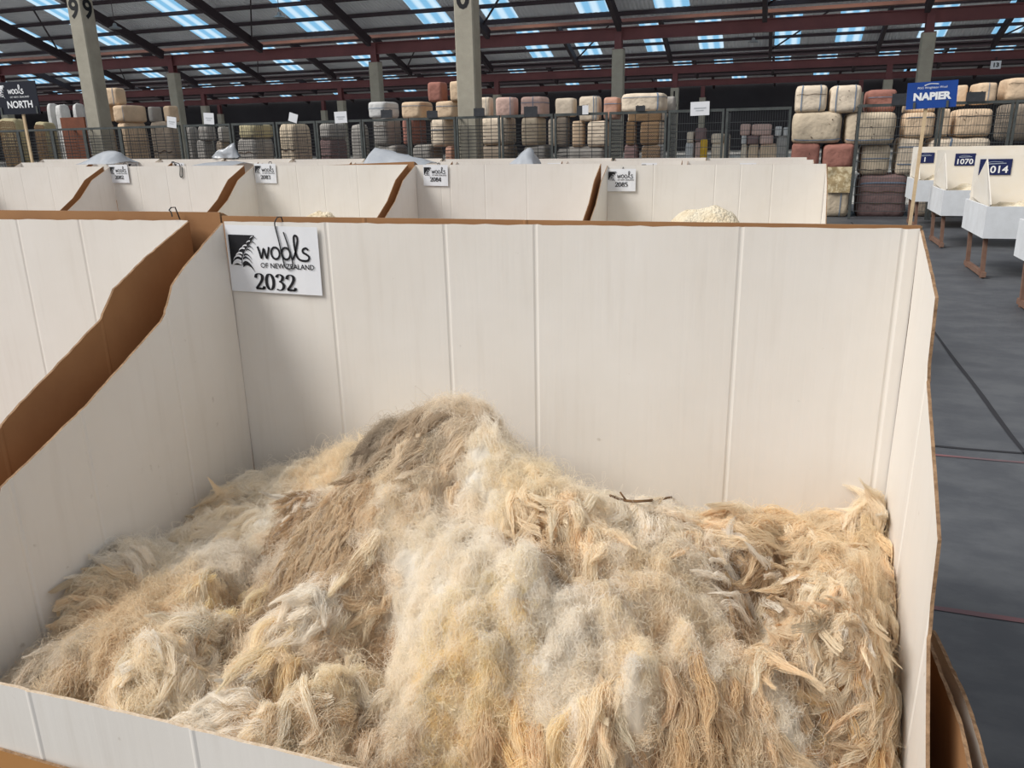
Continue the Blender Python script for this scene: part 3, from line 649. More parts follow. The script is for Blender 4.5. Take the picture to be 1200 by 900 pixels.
# px0, y_top, px1, y_bottom (None = rests on the cage deck), front plane, colour, extras, label
F = 17.9
BALES = [
 (53,123,63,None,F+1.0,'white',(),'whitish bale at the left end of the pale row behind the banner'),(63,124,82,None,F+1.0,'white',(),'whitish bale in the middle of the pale row right of the banner'),(83,123,99,None,F+1.0,'white',(),'whitish bale touching the thick pillar marked 9'),
 (-4,140,30,None,F,'yellow',(('x',),),'netted yellowish bale below the dark banner'),(38,144,66,None,F,'yellow',(('x',),),'netted greenish bale right of the banner pole'),
 (117,103,147,123,F,'tan',(('v',.5),),'tan bale topmost behind the thick pillar marked 9'),(117,123,130,142,F,'tan',(),'narrow tan bale under the topmost one by the thick pillar'),(130,123,171,143,F-.2,'tan',(('v',.75),),'tan bale with a bright end above the cages at left'),(172,125,189,143,F,'grey',(),'greyish bale between two tan ones at left'),(190,124,209,143,F,'tan',(),'tan bale behind the tilted notice on the first cages'),
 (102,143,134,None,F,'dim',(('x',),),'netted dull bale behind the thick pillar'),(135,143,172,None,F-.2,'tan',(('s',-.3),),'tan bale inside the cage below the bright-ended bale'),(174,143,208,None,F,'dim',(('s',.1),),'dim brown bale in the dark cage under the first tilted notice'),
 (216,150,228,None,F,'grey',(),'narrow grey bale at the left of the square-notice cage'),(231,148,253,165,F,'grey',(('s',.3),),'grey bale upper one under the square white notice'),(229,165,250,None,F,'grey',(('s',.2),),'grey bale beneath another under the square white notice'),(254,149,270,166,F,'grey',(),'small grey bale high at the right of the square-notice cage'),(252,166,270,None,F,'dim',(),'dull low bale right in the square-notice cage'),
 (278,146,320,162,F,'yellow',(('c',5),),'yellowish bale upper one below the tilted notice'),(276,162,321,None,F,'grey',(('s',.4),),'grey bale beneath the yellowish one'),(325,146,364,None,F,'beige',(('c',7),('s',.2)),'faded beige bale left of the purple-grey one'),(373,145,406,163,F,'grey',(('c',6),),'grey bale below the right-hand of the twin notices'),(372,163,407,None,F,'purple',(('s',.3),),'purple-grey bale low in its cage'),(410,147,432,None,F,'grey',(),'grey bale next to the white one'),
 (430,119,468,138,F,'white',(('h',.2),),'white bale alone on the cages left of the tan pair'),(436,138,470,171,F,'grey',(('s',.4),('c',4)),'tall grey bale under the white bale'),(440,171,480,None,F,'grey',(('h',.3),),'grey bale at the very bottom under the white bale'),
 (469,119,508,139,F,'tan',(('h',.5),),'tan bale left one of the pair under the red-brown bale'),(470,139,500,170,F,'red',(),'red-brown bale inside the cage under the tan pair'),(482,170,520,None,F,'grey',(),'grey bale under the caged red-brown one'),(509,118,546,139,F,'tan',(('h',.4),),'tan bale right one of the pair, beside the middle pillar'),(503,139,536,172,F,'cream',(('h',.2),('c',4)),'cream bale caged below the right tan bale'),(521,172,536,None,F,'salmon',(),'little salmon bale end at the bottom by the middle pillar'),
 (500,96,525,119,F,'red',(),'red-brown bale on top of the two tan bales'),(526,95,548,118,F,'tan',(('c',3),),'tan bale topmost, tucked behind the middle pillar'),
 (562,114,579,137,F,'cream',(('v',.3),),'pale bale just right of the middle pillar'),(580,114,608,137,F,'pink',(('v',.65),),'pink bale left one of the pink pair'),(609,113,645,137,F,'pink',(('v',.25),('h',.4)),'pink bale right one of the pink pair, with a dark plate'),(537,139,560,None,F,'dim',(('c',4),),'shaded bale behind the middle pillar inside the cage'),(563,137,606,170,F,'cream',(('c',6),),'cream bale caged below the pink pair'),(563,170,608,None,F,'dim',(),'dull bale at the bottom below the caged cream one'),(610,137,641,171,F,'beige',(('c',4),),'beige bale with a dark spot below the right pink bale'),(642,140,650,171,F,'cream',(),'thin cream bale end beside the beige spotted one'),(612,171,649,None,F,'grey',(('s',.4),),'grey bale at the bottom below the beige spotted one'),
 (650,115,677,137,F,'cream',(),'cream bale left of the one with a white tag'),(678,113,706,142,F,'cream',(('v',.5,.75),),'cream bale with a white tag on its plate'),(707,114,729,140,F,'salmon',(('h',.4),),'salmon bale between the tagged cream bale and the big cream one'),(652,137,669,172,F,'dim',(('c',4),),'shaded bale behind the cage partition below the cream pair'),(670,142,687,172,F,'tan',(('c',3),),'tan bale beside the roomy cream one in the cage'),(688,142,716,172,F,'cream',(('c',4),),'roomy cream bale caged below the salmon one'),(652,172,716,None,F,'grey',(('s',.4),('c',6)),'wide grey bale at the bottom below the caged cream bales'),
 (728,109,783,131,F-.3,'cream',(('h',.55),('v',.75)),'biggest cream bale on top, right of the salmon one'),(781,113,793,131,F+.6,'grey',(),'grey bale end peeping out behind the biggest cream bale'),(735,131,783,142,F-.3,'cream',(('x',),),'flat netted cream bale under the biggest cream one'),(734,142,747,170,F-.3,'tan',(('x',),),'narrow netted tan bale left of the big netted one'),(750,142,780,170,F-.3,'cream',(('x',),),'big netted cream bale inside the cage'),(731,170,750,None,F-.3,'purple',(),'dark purple bale low in the netted-bale cage'),(751,170,781,None,F-.3,'white',(('x',),),'netted white bale lowest in the cage'),
]
G = 16.95
BALES2 = [
 (933,100,971,131,G,'cream',(('v',.55,-.6),('s',.3)),'cream bale on top, left one of the striped pair'),(972,100,1011,132,G,'cream',(('v',.6,-.6),('c',4)),'cream bale on top, right one of the striped pair'),(930,131,988,168,G,'beige',(('h',-.75),('c',8)),'wide beige bale under the striped cream pair'),(989,132,1052,169,G+.05,'beige',(('c',6),('h',-.7)),'beige bale half behind the cage post, right of the wide beige one'),
 (928,168,962,198,G,'red',(('c',3),),'red bale left one under the wide beige bale'),(963,169,1003,198,G,'red',(),'red bale right one under the wide beige bale'),(932,198,966,None,G,'beige',(('v',.3),),'beige bale standing on the floor left of the draped sheet'),(967,198,1000,None,G,'beige',(('v',.25),),'beige bale on the floor under the patterned sheet'),
 (1013,105,1052,131,G+.5,'red',(('h',.3),),'pinkish red bale on top left of the blue place sign'),(1006,170,1045,205,G+.2,'beige',(('h',.1),('s',-.6)),'beige bale on the purple-brown one, left one'),(1047,162,1080,205,G+.2,'cream',(('h',.5,-.4),),'cream bale with two stripes left of the sign pole'),(1003,205,1066,255,G+.2,'purple',(('s',.2),('s',-.3),('h',.6)),'purple-brown bale lowest in the tall cage'),
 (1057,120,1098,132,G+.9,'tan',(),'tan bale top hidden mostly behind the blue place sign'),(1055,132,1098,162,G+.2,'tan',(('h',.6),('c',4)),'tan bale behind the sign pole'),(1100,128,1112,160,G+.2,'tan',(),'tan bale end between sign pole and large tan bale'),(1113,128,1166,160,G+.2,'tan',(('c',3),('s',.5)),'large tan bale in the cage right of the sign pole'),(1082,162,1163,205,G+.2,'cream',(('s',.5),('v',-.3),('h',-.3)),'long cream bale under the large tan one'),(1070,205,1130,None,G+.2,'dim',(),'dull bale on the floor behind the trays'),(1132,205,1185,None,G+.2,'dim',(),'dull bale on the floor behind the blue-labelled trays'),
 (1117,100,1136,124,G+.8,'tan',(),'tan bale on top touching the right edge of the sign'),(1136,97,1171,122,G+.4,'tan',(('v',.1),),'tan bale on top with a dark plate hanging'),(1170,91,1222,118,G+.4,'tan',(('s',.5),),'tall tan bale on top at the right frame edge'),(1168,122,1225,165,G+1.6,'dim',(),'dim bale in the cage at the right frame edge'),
]
def put(x0, yt, x1, yb, Y, col, ex, lb, zfloor, i):
    d = .8 if x1-x0 > 28 else .42; xa = max(onY(x0, yt, Y)[0], onY(x0, yt, Y+d)[0]); xb = min(onY(x1, yt, Y)[0], onY(x1, yt, Y+d)[0])
    if xb-xa < .28:
        d = .35; xa = max(onY(x0, yt, Y)[0], onY(x0, yt, Y+d)[0]); xb = max(xa+.16, min(onY(x1, yt, Y)[0], onY(x1, yt, Y+d)[0]))
    z1 = onY((x0+x1)/2, yt, Y)[2]; z0 = zfloor if yb is None else onY((x0+x1)/2, yb, Y)[2]
    bale('wool_bale', xa+.008, xb-.008, Y, z0, z1, col, lb, i*1.7, extras=ex, group='wool bales behind the cages', d=d)
for i, q in enumerate(BALES): put(*q, ZD, i)
for i, q in enumerate(BALES2): put(*q, .0 if q[3] is None else 0, 100+i)
# far bale stacks seen through the open cages
FAR = [(799,155,808,168,'cream'),(797,168,808,None,'white'),(809,150,822,167,'purple'),(809,167,822,None,'pink'),(829,157,845,169,'cream'),(829,169,848,None,'cream'),(845,158,852,None,'cream'),
       (865,145,878,159,'pink'),(879,145,904,159,'pink'),(866,159,873,170,'white'),(873,159,888,170,'purple'),(889,159,906,170,'pink'),(866,170,874,None,'cream'),(875,170,888,None,'tan'),(889,170,912,None,'tan'),(908,148,917,160,'white'),(918,149,927,160,'white'),(910,160,926,None,'grey')]
FL = ['small cream bale above a white one, far behind the blank-notice cage','small white bale lowest at left, far behind the blank-notice cage','far purple bale left of the yellow bollard','far pink bale under the purple one','far cream bale right of the yellow bollard','far cream bale beneath another, right of the yellow bollard','far cream bale end at the cage partition',
  'far pink bale top left beyond the right cage','far pink bale top right, the wider one','far white bale end, left in the middle row','far purple bale in the middle row','far pink bale in the middle row','far cream bale end in the bottom row','far tan bale, narrower one in the bottom row','far tan bale, wider one in the bottom row','far whitish bale left of a similar one, top right','far whitish bale nearest the open gap','far grey bale low under the whitish pair']
for i, ((x0, yt, x1, yb, c), lb) in enumerate(zip(FAR, FL)):
    Y = 30.0; xa = onY(x0, yt, Y)[0]; xb = onY(x1, yt, Y)[0]; z1 = onY((x0+x1)/2, yt, Y)[2]; z0 = 0.0 if yb is None else onY((x0+x1)/2, yb, Y)[2]
    bale('wool_bale', xa+.01, xb-.01, Y+(1.6 if x0 > 850 else 1.6), z0, z1, c, lb, 300+i, d=.9, group='far bales', n=6)
# yellow bollard far behind
p = onY(824, 163, 30.5); b = MB(); vs = []; prof = [(0,.2),(.02,.13),(.35,.13),(.37,.14),(.39,.13),(.9,.13),(.92,.14),(.94,.13),(1.22,.13),(1.26,.10),(1.28,.05)]
for z, r in prof:
    for k in range(16): vs.append((r*math.cos(k*math.pi/8), r*math.sin(k*math.pi/8), z*p[2]/1.28))
fs = [(j*16+k, j*16+(k+1) % 16, (j+1)*16+(k+1) % 16, (j+1)*16+k) for j in range(len(prof)-1) for k in range(16)]+[tuple(range(16))[::-1], tuple(range((len(prof)-1)*16, len(prof)*16))]
b.add(vs, fs); tag(b.build('bollard', mat('yellow_paint', (206, 164, 44), .5), None, (p[0], 31.0, 0), True), 'yellow bollard standing among far bales behind the open cage', 'bollard')
# rust-brown board in the cage, patterned sheet on the floor bale
a = onY(70, 138, 17.3); c = onY(98, 138, 17.3); b = MB().box((0, 0, 0), (c[0]-a[0], .05, a[2]-ZD))
tag(b.build('rust_board', mat('rust_board', (132, 82, 62), .9, noise=(4, 5, .3), rgb2=(98, 62, 50)), None, (a[0], 17.3, ZD)), 'rust-brown board standing in the cage left of the thick pillar', 'board')
a = onY(970, 197, G-.06); c = onY(997, 227, G-.06); b = MB(); vs = []; n = 10
for s in (0, 1):
    for j in range(n+1):
        for i in range(n+1):
            x = a[0]+(c[0]-a[0])*i/n; z = a[2]+.02+(c[2]-a[2])*j/n
            vs.append((x, G-.03-.02*j/n-.025*mnoise.noise(Vector((x*7, z*7, 3)))-.012*s, z))
m_ = n+1; S = m_*m_
fs = [(j*m_+i, j*m_+i+1, (j+1)*m_+i+1, (j+1)*m_+i) for j in range(n) for i in range(n)]; fs += [tuple(S+k for k in f[::-1]) for f in fs]
b.add(vs, fs); tag(b.build('patterned_sheet', mat('patterned_sheet', (216, 202, 168), .85, noise=(14, 3, .08), rgb2=(168, 148, 112)), smooth=True), 'pale patterned sheet hanging on a floor bale by the tall cage', 'sheet')

# ------------------------------------------------------------------ plates and notices hanging on the cage rails
def plate(x0, y0, x1, y1, Y, m, label, nm='notice', cat='notice', group=None, tilt=0.0, lines=False):
    A = onY(x0, y0, Y); B_ = onY(x1, y1, Y); w = B_[0]-A[0]; h = A[2]-B_[2]
    e = empty(nm, ((A[0]+B_[0])/2, Y, (A[2]+B_[2])/2), label, cat, group); e.rotation_euler = (0, tilt, 0)
    MB().box((-w/2, -.004, -h/2), (w/2, .004, h/2)).build('sheet' if nm == 'notice' else 'panel', m, e)
    b = MB()
    for s in (-.3, .3): b.box((w*s-.008, .0, h*.3), (w*s+.008, .03, h/2+.01))
    b.build('tie', DARK_WIRE, e)
    if lines:
        b = MB(); b.box((-w*.32, -.008, .0), (w*.32, -.005, h*.10)).box((-w*.22, -.008, -h*.16), (w*.2, -.005, -h*.10)); b.build('printed_lines', mat('faint_print', (186, 190, 194), .6), e)
P_ = YC-.045
for q in [(446,129,460,138,'dark plate on the cage below the white bale'),(500,130,513,138,'dark plate between the two tan bales'),(555,127,568,136,'dark plate on the middle pillar'),(614,125,630,137,'dark plate in front of the right pink bale'),(676,124,684,135,'dark plate beside the white tag'),(745,124,756,130,'tiny dark plate on the biggest cream bale')]:
    plate(*q[:4], P_, BLACKTAG, q[4], 'dark_plate', 'plate', 'dark plates along the cage rail')
for q in [(1046,110,1064,123,'dark plate left of the blue place sign'),(1133,108,1154,119,'dark plate right of the blue place sign')]:
    plate(*q[:4], P_, BLACKTAG, q[4], 'dark_plate', 'plate', 'dark plates along the cage rail')
plate(195, 137, 207.5, 149.5, P_, PAPER, 'tilted white notice at the right end of the first cages', tilt=.14, lines=True)
plate(238, 132.5, 251.5, 145.5, P_, PAPER, 'square white notice beside the first gap in the cages', tilt=.07, lines=True)
plate(338, 133, 349, 143, P_, PAPER, 'tilted white notice left of an upright one', tilt=.3)
plate(391.5, 131, 407, 144, P_, PAPER, 'upright white notice below the slim pillars', tilt=-.02, lines=True)
plate(682.5, 123.5, 689.5, 134, P_-.01, PAPER, 'small white tag over a dark plate on the cream bale', lines=False)
plate(809.5, 119.5, 831, 135, P_, PAPER, 'large blank white notice on the open cage', tilt=-.02, lines=True)

# ------------------------------------------------------------------ place signs on poles
def board(x0, y0, x1, y1, Y, m, label, tilt=0.0, nm='place_sign'):
    A = onY(x0, y0, Y); B_ = onY(x1, y1, Y); w = B_[0]-A[0]; h = A[2]-B_[2]
    e = empty(nm, ((A[0]+B_[0])/2, Y, (A[2]+B_[2])/2), label, 'sign'); e.rotation_euler = (0, tilt, 0)
    MB().box((-w/2, -.006, -h/2), (w/2, .006, h/2)).build('sign_board', m, e)
    return e, w, h
YN = 13.4
e, w, h = board(1064.5, 96.5, 1119.5, 126, YN, BLUE, 'blue NAPIER sign on a thin pale pole by the trays', -.035)
b = MB(); vs, fs = text_mesh('NAPIER', h*.37, 'CENTER', bold=h*.02); flat(b, (vs, fs), 1.08, 1, .0, -h*.17, -.010); b.build('lettering', WHITEPRINT, e)
b = MB(); flat(b, text_mesh('PGG Wrightson Wool', h*.115, 'CENTER'), 1, 1, 0, h*.24, -.010); b.build('small_lettering', WHITEPRINT, e)
b = MB(); flat(b, stroke([(-.16, .36), (-.05, .42), (.12, .40)], .025), w, h, 0, 0, -.010); b.build('swoosh_emblem', WHITEPRINT, e)
for s in (-.36, .3): MB().box((w*s, -.02, -h*.5), (w*s+.03, -.006, -h*.24)).build('bracket', CAGE_POST, e)
t0 = onY(1087, 112, YN+.03); t1 = onY(1067, 258, YN+.03)
zb = 0.0; b = MB(); q = t1+(t0-t1)*((0-t1[2])/(t0[2]-t1[2])); b.bar(q, t0, .045, .03); b.build('pole', PALE_TIMBER, e).matrix_parent_inverse = Matrix.Identity(4)
pole = [c for c in children(e) if c.name.startswith('pole')][0]
R_ = (Matrix.Translation(e.location) @ Matrix.Rotation(-.035, 4, 'Y')).inverted()
pole.data.transform(R_)
YS = 12.6
e, w, h = board(-9, 97, 48, 133, YS, NAVY2, 'dark banner printed NORTH on a pole at the left edge')
b = MB(); flat(b, text_mesh('NORTH', h*.30, 'CENTER', bold=h*.008), 1.02, 1, w*.06, -h*.30, -.010); b.build('place_lettering', WHITEPRINT, e)
k = h*.34; x0_ = -w*.5+w*.085; d, p_ = logo_shapes(True); b = MB()
for q in d: flat(b, q, k*1.0, k, x0_, h*.06, -.010, 0)
for q in p_: flat(b, q, k*1.0, k, x0_, h*.06, -.013, 1)
b.build('fern_emblem', [WHITEPRINT, NAVY2], e)
b = MB(); k = h*.30
for path in WOOLS: flat(b, stroke(path, .11, None, 4), k*.92, k*.9, -w*.165, h*.13, -.010)
flat(b, text_mesh('OF NEW ZEALAND', h*.075, 'LEFT'), 1.25, 1, -w*.14, h*.005, -.010); b.build('lettering', WHITEPRINT, e)
for s in (-.40, .44): MB().box((w*s-.02, -.02, -h*.5), (w*s+.02, -.006, -h*.27)).build('bracket', CAGE_POST, e)
pt = onY(27, 132, YS+.03); pb = onY(38, 190, YS+.03); b = MB(); q = pb+(pt-pb)*((0-pb[2])/(pt[2]-pb[2])); q2 = pt+np.array([0, 0, h*.3]); b.bar(q, q2, .05, .03)
pole = b.build('pole', PALE_TIMBER, e); pole.data.transform(Matrix.Translation(e.location).inverted())

# ------------------------------------------------------------------ plastic sheets lying over the rear bins
def plastic(pts, Y, depth, label, n=16, seed=0):
    """pts: outline of the crest in photo pixels at the plane Y"""
    P = [onY(px, py, Y) for px, py in pts]; C_ = smooth_path(P, 6); zb = min(p[2] for p in P)-.03; b = MB(); vs = []; m_ = 9
    for side in (0, 1):
        for p in C_:
            for k in range(m_):
                t = 2*k/(m_-1)-1; h = (p[2]-zb)*(1-abs(t)**1.5)
                w = .05*mnoise.fractal(Vector((p[0]*5, t*3, seed)), 1, 2, 3)
                vs.append((p[0]+w*.6, Y+t*depth+w, zb+h+w*.35*(1-abs(t))-.004*side))
    S = len(C_)*m_
    fs = [(i*m_+k, (i+1)*m_+k, (i+1)*m_+k+1, i*m_+k+1) for i in range(len(C_)-1) for k in range(m_-1)]; fs += [tuple(S+q for q in f[::-1]) for f in fs]
    b.add(vs, fs); tag(b.build('plastic_sheet', PLASTIC, smooth=True), label, 'plastic sheet', 'plastic sheets over the bins')
plastic([(106,189),(114,181),(124,177),(136,177),(142,182),(148,189)], 11.0, .3, 'crumpled clear plastic bundled below the thick pillar marked 9', seed=1)
plastic([(436,189),(438,175),(443,173),(460,177),(480,183),(500,188),(507,190)], 10.9, .35, 'clear plastic sheet drooping to the right, left of label 2084', seed=2)
plastic([(598,194),(606,184),(616,175),(622,173),(627,180),(632,194)], 10.9, .3, 'pointed clear plastic sheet above bin 2084', seed=3)
plastic([(240,191),(255,189.5),(270,189),(288,190)], 11.0, .3, 'flat clear plastic across the third row left of label 2083', seed=4)
# blue-white bag on the far cage floor
plastic([(250,183),(256,176),(264,174),(272,168),(276,176),(280,183)], 15.05, .06, 'bluish plastic bag caught on the cages above label 2082', seed=5)

# ------------------------------------------------------------------ hanging lamps
def lamp(px, py, Y, ztop, label):
    p = onY(px, py, Y); e = empty('pendant_lamp', p, label, 'lamp', 'hanging shed lamps')
    b = MB(); prof = [(.0,.03),(-.02,.06),(-.10,.08),(-.16,.20),(-.19,.24)]; vs = []
    for z, r in prof:
        for k in range(12): vs.append((r*math.cos(k*math.pi/6), r*math.sin(k*math.pi/6), z))
    b.add(vs, [(j*12+k, j*12+(k+1) % 12, (j+1)*12+(k+1) % 12, (j+1)*12+k) for j in range(4) for k in range(12)]); b.build('lamp_shade', mat('grey_lamp_shade', (150, 154, 156), .4, .5), e, smooth=True)
    b = MB(); b.tube([(0, 0, -.02), (0, 0, -.12)], .05, 8); b.build('bulb', PAPER, e)
    MB().tube([(0, 0, 0), (0, 0, ztop-p[2])], .012, 5).build('cord', DARK_STEEL, e)
for q in ((134, 27, 26.5, 6.75, 'hanging lamp right of the thick pillar marked 9'), (327, 14, 27.0, 6.6, 'hanging lamp left of the middle pillar'), (883, 44, 39.5, 7.25, 'hanging lamp in the second roof bay, right half')): lamp(*q)
# small numbered plate on the far beam
p = onY(1167, 76, 46.0); e = empty('number_plate', p, 'small white plate on a far beam at right', 'sign'); MB().box((-.22, 0, -.18), (.22, .03, .18)).build('panel', PAPER, e)
b = MB(); flat(b, text_mesh('13', .26, 'CENTER', bold=.01), 1.1, 1, 0, -.09, -.01); b.build('lettering', INK, e)
MB().box((-.03, .03, -.2), (.03, .12, .35)).build('hanger', DARK_STEEL, e)

# ------------------------------------------------------------------ the fleece in the front bin
X0, X1, YA_, YB_ = XL+.012, XR-.012, YB-.895, YB-.012
ctl = []
def cpx(px, py, Y): ctl.append(tuple(onY(px, py, Y)))
for y, z in ((.82, .735), (.92, .728), (1.05, .775), (1.14, .80), (1.3, .79), (1.49, .785), (1.69, .775)): ctl.append((XL, y, z))
for q in ((330,552,1.60),(365,545,1.56),(430,516,1.52),(470,488,1.50),(530,472,1.48),(575,484,1.48),(610,530,1.50),(645,556,1.54),(700,582,1.60),(740,592,1.62),(800,598,1.64),(835,618,1.66),(870,606,1.64),(930,614,1.64),(990,616,1.65),(1022,606,1.67),(255,592,1.45)): cpx(*q)
for x, z in ((-1.15, .84), (-1.0, .90), (-.85, .97), (-.69, 1.0), (-.55, .93), (-.4, .86), (-.2, .80), (0, .80), (.15, .82), (.25, .84)): ctl.append((x, 1.69, z))
for y, z in ((1.51, .86), (1.36, .76), (1.216, .64), (1.0, .56), (.82, .50)): ctl.append((XR, y, z))
for x, z in ((-1.1, .745), (-.9, .75), (-.7, .75), (-.5, .74), (-.3, .66), (-.1, .58), (.1, .52)): ctl.append((x, .815, z))
for q in ((600,700,1.10),(640,800,1.03),(600,860,.98),(450,780,1.03),(170,770,.95),(250,760,1.0),(300,640,1.30),(800,690,1.25),(950,690,1.36),(985,770,1.26),(900,840,1.10),(760,840,1.02),(520,600,1.28),(400,620,1.26),(350,720,1.10),(680,640,1.22)): cpx(*q)
ctl = np.array(ctl)
def tps(r2): return np.where(r2 > 1e-12, .5*r2*np.log(r2+1e-12), 0)
_n = len(ctl); _d2 = ((ctl[:, None, :2]-ctl[None, :, :2])**2).sum(-1)
_A = np.zeros((_n+3, _n+3)); _A[:_n, :_n] = tps(_d2)+np.eye(_n)*.002; _A[:_n, _n] = 1; _A[:_n, _n+1:] = ctl[:, :2]; _A[_n, :_n] = 1; _A[_n+1:, :_n] = ctl[:, :2].T
_w = np.linalg.solve(_A, np.concatenate([ctl[:, 2], np.zeros(3)]))
def base_h(x, y):
    x = np.asarray(x, float); y = np.asarray(y, float); sh = x.shape; q = np.stack([x.ravel(), y.ravel()], -1)
    d2 = ((q[:, None]-ctl[None, :, :2])**2).sum(-1)
    return (tps(d2) @ _w[:_n] + _w[_n] + q @ _w[_n+1:]).reshape(sh)
GN = 420
gx = np.linspace(X0, X1, GN); gy = np.linspace(YA_, YB_, int(GN*.62)); HX, HY = np.meshgrid(gx, gy)
H0 = base_h(HX, HY)
def interp(H, x, y):
    fx = np.clip((np.asarray(x)-X0)/(X1-X0)*(len(gx)-1), 0, len(gx)-1.001); fy = np.clip((np.asarray(y)-YA_)/(YB_-YA_)*(len(gy)-1), 0, len(gy)-1.001)
    i = fx.astype(int); j = fy.astype(int); u = fx-i; v = fy-j
    return (H[j, i]*(1-u)+H[j, i+1]*u)*(1-v)+(H[j+1, i]*(1-u)+H[j+1, i+1]*u)*v
def hit(H, px, py):
    """where the sight line of a photo pixel meets the fleece"""
    d = ray(px, py); ts = np.linspace(.55, 2.6, 700)/d[1]*1.0; ts = np.linspace(.7, 1.74, 800)/d[1]; P = EYE+d*ts[:, None]
    z = interp(H, P[:, 0], P[:, 1]); k = np.argmax(P[:, 2] < z)
    return P[k] if (P[:, 2] < z).any() else P[-1]
